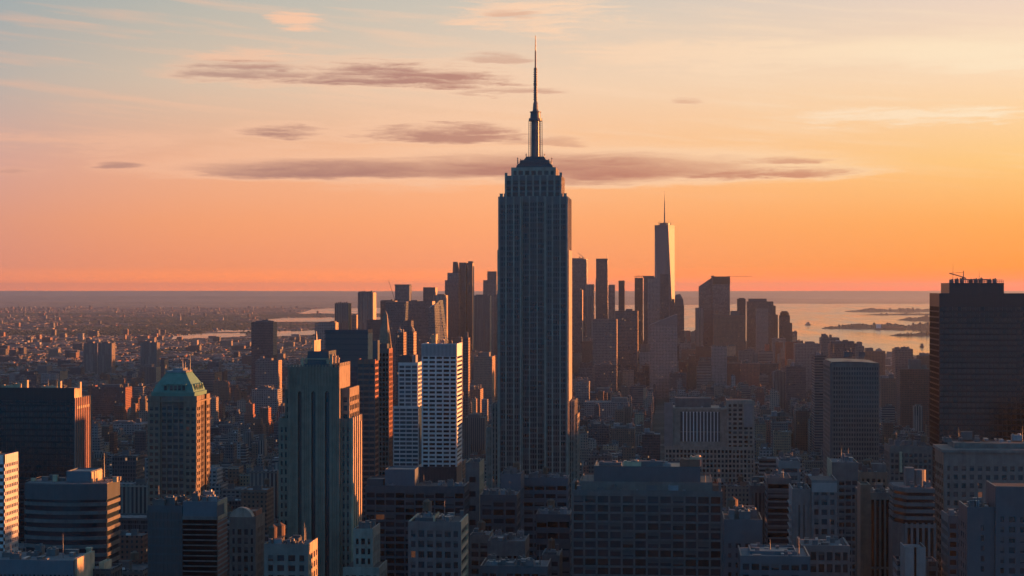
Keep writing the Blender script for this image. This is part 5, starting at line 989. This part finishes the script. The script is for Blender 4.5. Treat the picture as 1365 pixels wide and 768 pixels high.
# ------------------------------------------------------------------ the rest of the city: lots on a street grid
def city():
    rg = random.Random(11)
    foot = [(h.X0-8, h.X1+8, h.Y-9, h.Y+h.d+9) for h in HEROES]+[(Xof(640, 1300), Xof(775, 1300), 1285, 1360)]
    by = {}
    for f in foot:
        for gy in range(int(f[2]//200), int(f[3]//200)+1): by.setdefault(gy, []).append(f)
    def free(x0, x1, y0, y1):
        for gy in range(int(y0//200), int(y1//200)+1):
            for f in by.get(gy, ()):
                if x0 < f[1] and x1 > f[0] and y0 < f[3] and y1 > f[2]: return False
        for p in WPOLY:
            for x, y in ((x0, y0), (x1, y0), (x1, y1), (x0, y1), (x0, y1+180), (x0, y1+380)):
                if inside(x, y, p): return False
        return True
    lots = []
    Y = 960.0
    while Y < 9800:
        far = Y > 4200
        xl, xr = Xof(-60, Y), Xof(1425, Y)+(900 if Y < 4200 else 250)
        blk, ave, st = (250, 30, 18) if not far else (300, 36, 24)
        d = (30 if Y < 1650 else 21) if not far else (38 if Y < 6600 else 30)
        X = math.floor(xl/blk)*blk
        while X < xr:
            for row in range(2):
                x = X; y0 = Y+row*(d+2)
                while x < X+blk-ave:
                    w = rg.uniform(14, 42) if Y < 1650 else (rg.uniform(7, 25) if not far else rg.uniform(18, 55)); w = min(w, X+blk-ave-x)
                    if w < 6: break
                    x0, x1, y1 = x, x+w-.6, y0+d*rg.uniform(.75, 1)
                    x += w
                    px = proj((x0+x1)/2, y0, 0)[0]
                    if rg.random() < (.08 if not far else (.42 if px < 425 else .2)): continue
                    if px > 1440: h = (rg.uniform(140, 190) if rg.random() < .85 else rg.uniform(60, 140)) if Y < 3400 else rg.uniform(20, 60)  # unseen lots off to the right, made tall to shade the lower city
                    elif Y < 1700: h = rg.uniform(45, 92) if rg.random() < .75 else rg.uniform(85, 112)
                    elif Y < 3200: h = rg.uniform(12, 40) if rg.random() < .9 else rg.uniform(40, 74)
                    elif Y < 4400: h = rg.uniform(12, 32) if rg.random() < .93 else rg.uniform(32, 66)
                    elif px > 425 and px < 1062 and Y < 6500: h = rg.uniform(25, 80) if rg.random() < .7 else rg.uniform(70, 125)
                    else: h = rg.uniform(7, 9.5) if rg.random() < .97 else rg.uniform(13, 36)
                    if px > 1062 and px < 1440 and Y > 3000: h = min(h, rg.uniform(14, 48))
                    if not free(x0, x1, y0, y1): continue
                    lots.append([x0, x1, y0, y1, h, px])
            X += blk
        Y += 2*(d+2)+st
    # which lots can be seen: rectangles claimed near to far on a raster of the photograph
    W_, H_ = 1365, 768
    own = np.zeros((H_, W_), np.int32)
    items = [(h.Y, None, h.px0, h.px1, h.yt) for h in HEROES]
    for i, l in enumerate(lots):
        pa, pb = proj(l[0], l[2], 0)[0], proj(l[1], l[2], 0)[0]; items.append((l[2], i, pa, pb, proj((l[0]+l[1])/2, l[2], l[4])[1]))
    seen = {}
    for Y_, i, pa, pb, yt in sorted(items, key=lambda q: q[0]):
        a, b, c = max(0, int(pa)), min(W_, int(math.ceil(pb))), max(0, int(yt))
        if b <= a or c >= H_: continue
        yb = min(H_, int(HY+H*F/dep((pa+pb)/2, Y_))+1) if Y_ > 0 else H_
        sub = own[c:yb, a:b]; n = int((sub == 0).sum()); sub[sub == 0] = 1
        if i is not None and n: seen[i] = n
    order = sorted(seen, key=lambda i: -seen[i])
    solo = [i for i in order if lots[i][2] < 4600][:165]
    words = dict(brick='brown brick', stone='grey stone', grey='grey concrete', white='pale', dark='dark', ribs='ribbed stone', bands='banded', tan='tan', rust='red brick', glassy='dark glassy')
    pick = lambda: rg.choices(FK, [5, 4, 3, 1.6, 3, 1.5, 1.5, 1.5, 2.5, 1.2])[0]
    refs = [(h.ref, (h.px0+h.px1)/2, h.yt, (h.px1-h.px0)) for h in HEROES if h.ref]
    solo_set = set(solo); labels = {}
    made = []
    for i in solo:
        x0, x1, y0, y1, h, px = lots[i]; fk = pick(); w = x1-x0; d = y1-y0
        xc = (x0+x1)/2; mb = MB(); fm = FM[fk]
        setb = rg.random() < .35 and h > 40
        hb = h*rg.uniform(.72, .88) if setb else h
        mb.pbox(-w/2, w/2, 0, d, 0, hb, 1.0)
        tx0, tx1, ty0, ty1 = -w/2, w/2, 0, d
        if setb:
            tx0 += w*rg.uniform(.08, .2); tx1 -= w*rg.uniform(.08, .2); ty0 += d*.14; ty1 -= d*.1
            mb.pbox(tx0, tx1, ty0, ty1, hb, h, .9)
        nm = {'brick': 'brick_building', 'rust': 'brick_building', 'stone': 'stone_building', 'tan': 'stone_building', 'ribs': 'stone_building', 'glassy': 'glass_building'}.get(fk, 'concrete_building')
        o = mb.build(nm, fm, None, (xc, y0, 0))
        if not setb and rg.random() < .55:
            co = MB(); co.box(-w/2-.5, w/2+.5, -.5, -.01, h-.9, h+.3); co.build('cornice', M[rg.choice(['limestone', 'concrete', 'darkstone'])], o)
        feats = []
        nb_ = rg.choice([1, 1, 2, 2, 3])
        for q in range(nb_):
            bw, bd, bh = rg.uniform(3, 8), rg.uniform(3, 7), rg.uniform(2.5, 5.5)
            if tx1-tx0 < bw+3 or ty1-ty0 < bd+3: continue
            bx, by_ = rg.uniform(tx0+bw/2+1, tx1-bw/2-1), ty0+1+bd/2+(ty1-ty0-bd-2)*((q+rg.random())/nb_)
            b = MB(); b.pbox(-bw/2, bw/2, -bd/2, bd/2, 0, bh, .4, .3); b.build('stair_bulkhead', rg.choice([fm, M['concrete'], M['roofpale'], M['brown'], M['grey']]), o, (bx, by_, h+.01))
        if rg.random() < .45 and tx1-tx0 > 9:
            r, x, y = rg.uniform(1.7, 2.4), rg.uniform(tx0+3, tx1-3), ty1-3.2
            b = MB(); b.cyl(0, 0, 3, 6.6, r, r, 10); b.cyl(0, 0, 6.6, 7.8, r*1.05, .15, 10)
            for a in range(4): b.bar((r*.7*math.cos(a*1.571), r*.7*math.sin(a*1.571), 0), (r*.7*math.cos(a*1.571), r*.7*math.sin(a*1.571), 3.01), .16, 4)
            b.build('water_tank', M['wood'], o, (x, y, h+.01)); feats.append('a water tank')
        for q in range(rg.randint(1, 4)):
            b = MB(); bw, bd = rg.uniform(1.2, 3), rg.uniform(1.2, 3)
            if tx1-tx0 < 7: break
            b.box(-bw/2, bw/2, -bd/2, bd/2, 0, rg.uniform(.9, 2.2)); b.build('vent_housing', M[rg.choice(['grey', 'roofpale', 'steel', 'white'])], o, (rg.uniform(tx0+2.5, tx1-2.5), ty0+1.8+rg.random(), h+.02+.01*q))
        py = proj(xc, y0, h)[1]; pw = proj(x1, y0, 0)[0]-proj(x0, y0, 0)[0]
        rf = min(refs, key=lambda r: abs(r[1]-px)*1.0+abs(r[2]-py)*.55+(30 if r[3] > 150 else 0))
        dx = px-rf[1]; dist = abs(dx); side = 'in line below' if dist < rf[3]*.5 and py > rf[2] else ('right of' if dx > 0 else 'left of')
        if side != 'in line below': side = ('close ' if dist < rf[3]*.5+25 else 'well ')+side if dist < rf[3]*.5+25 or dist > rf[3]*.5+70 else side
        size = 'narrow' if pw < 13 else ('broad' if pw > 30 else '')
        form = 'stepped' if setb else ''
        made.append([o, words[fk], size, form, feats, side, rf[0], py, px])
    def text(m, extra=''):
        a = [x for x in (m[2], m[1], m[3]) if x]
        return ' '.join(a)+' building'+(' with '+m[4][0] if m[4] else '')+' '+m[5]+' '+m[6]+extra
    groups = {}
    for m in made: groups.setdefault(text(m), []).append(m)
    for tx, ms in groups.items():
        ms.sort(key=lambda m: m[7])
        cut = [(' with a water tank', ' with tank'), (' with tank', ''), (' close right', ' right'), (' close left', ' left'), (' well right', ' right'), (' well left', ' left'), ('in line below', 'below')]
        while len(tx.replace('-', ' ').split()) > 14 and cut: tx = tx.replace(*cut.pop(0))
        if len(ms) == 1: tag(ms[0][0], tx, 'building', 'mid-rise city buildings')
        elif len(ms) == 2: tag(ms[0][0], tx+', farther', 'building', 'mid-rise city buildings'); tag(ms[1][0], tx+', nearer', 'building', 'mid-rise city buildings')
        else:
            for k_, m in enumerate(ms): tag(m[0], tx+(', farthest' if k_ == 0 else ', nearest' if k_ == len(ms)-1 else ', in between'), 'building', 'mid-rise city buildings')
    # everything smaller, with the unseen shading lots: one mass
    mb = MB()
    for i, l in enumerate(lots):
        if i in solo_set: continue
        x0, x1, y0, y1, h, px = l; k = FK.index(pick()) if not (px < 430 and y0 > 4200) else rg.choices(range(len(FK)), [3, 1, 2, 1, 6, 0, 0, .5, 1, 0])[0]
        if y0 < 5200: mb.pbox(x0, x1, y0, y1, 0, h, .9, .4, k)
        else: mb.box(x0, x1, y0, y1, -.5, h, k)
        if y0 < 6500 and px < 1440:
            for q in range(rg.choice([1, 1, 2, 3])):
                w, d = x1-x0, y1-y0; bw, bd = min(w*.5, rg.uniform(3, 8)), min(d*.4, rg.uniform(3, 8)); bx, by_ = rg.uniform(x0+1, x1-bw-1), rg.uniform(y0+1, y1-bd-1)
                mb.box(bx, bx+bw, by_, by_+bd, h+.02+q*.03, h+rg.uniform(2, 5.5), rg.choice([k, 2, 3, 4]))
    o = mb.build('city_blocks', FML); tag(o, 'dense mass of small city roofs between and behind the larger towers, plus unseen shading towers', 'city blocks', kind='stuff')
    # the flat suburbs beyond
    mb = MB(); n = 0
    while n < 24000:
        t = (rg.random()**.55)*17500+8200; px = rg.uniform(-40, 1100) if t > 9000 else rg.uniform(-40, 1400); u = (px-PX)/F
        if px > 660 and t > 9000: continue
        x, y = t*(u*cT-sT), t*(cT+u*sT)
        # neighbourhoods: dense in some stripes, woods and rail yards in others
        nb = math.sin(x*.0021+1.3*math.sin(y*.0009))+math.sin(y*.0034+1.7*math.sin(x*.0011))
        if nb < rg.uniform(-.9, .9): continue
        q = rg.random()
        if q < .86: w, d, h = rg.uniform(9, 26), rg.uniform(10, 30), rg.uniform(5, 7.5)
        elif q < .975: w, d, h = rg.uniform(30, 110), rg.uniform(25, 60), rg.uniform(6, 11)
        elif q < .985: w, d, h = rg.uniform(16, 30), rg.uniform(16, 34), rg.uniform(16, 40)
        else: continue
        if any(inside(x, y, p) or inside(x+w, y, p) or inside(x, y-60, p) or inside(x, y+d+180, p) or inside(x, y+d+380, p) for p in WPOLY): continue
        mb.box(x, x+w, y, y+d, -.5, h, rg.choices(range(len(FK)), [3, 1, 2, 1.2, 6, 0, 0, .6, 1, 0])[0]); n += 1
    o = mb.build('suburb_blocks', FML); tag(o, 'far flat sprawl of low buildings reaching to the misty hills', 'suburb', kind='stuff')
    # tree cover among the low houses
    m, k, b = pmat('foliage'); oc = k.new('ShaderNodeTexCoord').outputs['Object']
    k.put(b.inputs['Base Color'], k.ramp(k.noise(oc, .01, 4, .6), [(.3, (.022,.035,.02,1)), (.7, (.06,.07,.035,1))])); b.inputs['Roughness'].default_value = .9
    mb = MB(); n = 0
    while n < 26000:
        t = (rg.random()**.6)*15500+4600; px = rg.uniform(-40, 640); u = (px-PX)/F
        x, y = t*(u*cT-sT), t*(cT+u*sT)
        nb = math.sin(x*.0021+1.3*math.sin(y*.0009))+math.sin(y*.0034+1.7*math.sin(x*.0011))
        if nb > rg.uniform(-.8, 1.6) or (px > 430 and t < 7500): continue
        if any(inside(x, y, p) or inside(x, y+180, p) or inside(x, y+380, p) for p in WPOLY): continue
        r, h = rg.uniform(6, 15), rg.uniform(6.5, 11.5); q = len(mb.v); a0 = rg.random()
        mb.v += [(x+r*math.cos(a0+i*1.257)*rg.uniform(.7, 1.2), y+r*math.sin(a0+i*1.257), h*rg.uniform(.45, .75)) for i in range(5)]+[(x+rg.uniform(-3, 3), y, h), (x, y, 0)]
        for i in range(5): mb.f += [(q+i, q+(i+1) % 5, q+5), (q+(i+1) % 5, q+i, q+6)]; mb.mi += [0, 0]
        n += 1
    o = mb.build('tree_cover', m); tag(o, 'dark tree cover scattered through the far low suburbs', 'trees', kind='stuff')
    print('lots', len(lots), 'seen', len(seen), 'solo', len(solo))
city()

# ------------------------------------------------------------------ on the water
def boats():
    def ship(name, label, px, py, L, W, hh, deck, mat='hull'):
        X, Y = ground_pt(px, py); b = MB()
        b.loft([[(-L/2+2, -W/2*.8, 0), (L/2-4, -W/2*.6, 0), (L/2-4, W/2*.6, 0), (-L/2+2, W/2*.8, 0)], [(-L/2, -W/2, hh), (L/2-2, -W/2*.8, hh), (L/2+2, 0, hh+.6), (-L/2, W/2, hh)]])
        o = b.build(name, M[mat], None, (X, Y, 2.3)); tag(o, label, 'boat')
        for a, c, h, mt in deck:
            k = MB(); k.box(a*L, c*L, -W*.35, W*.35, hh+.05, hh+h); k.build('deckhouse', M[mt], o)
        k = MB(); k.bar((0, 0, hh), (0, 0, hh+max(d[2] for d in deck)+6), .4, 4); k.build('mast', M['grey'], o)
    ship('ferry', 'small ferry alone on the open harbour right of the far skyline', 1077, 434, 46, 14, 6, [(-.3, .3, 12, 'white'), (-.1, .15, 18, 'slate')])
    ship('cargo_ship', 'long low ship moored along the near edge of the wooded island', 1187, 440, 200, 30, 9, [(-.45, -.3, 26, 'white'), (-.2, .4, 13, 'red')])
    ship('tug_boat', 'tiny dark tug on the bright water low beside the big right tower', 1229, 463.5, 22, 10, 5, [(-.3, .25, 11, 'slate')])
    ship('harbour_barge', 'short barge by the left tip of the wooded island', 1144, 437.5, 70, 16, 5, [(-.3, .1, 10, 'hull')])
boats()
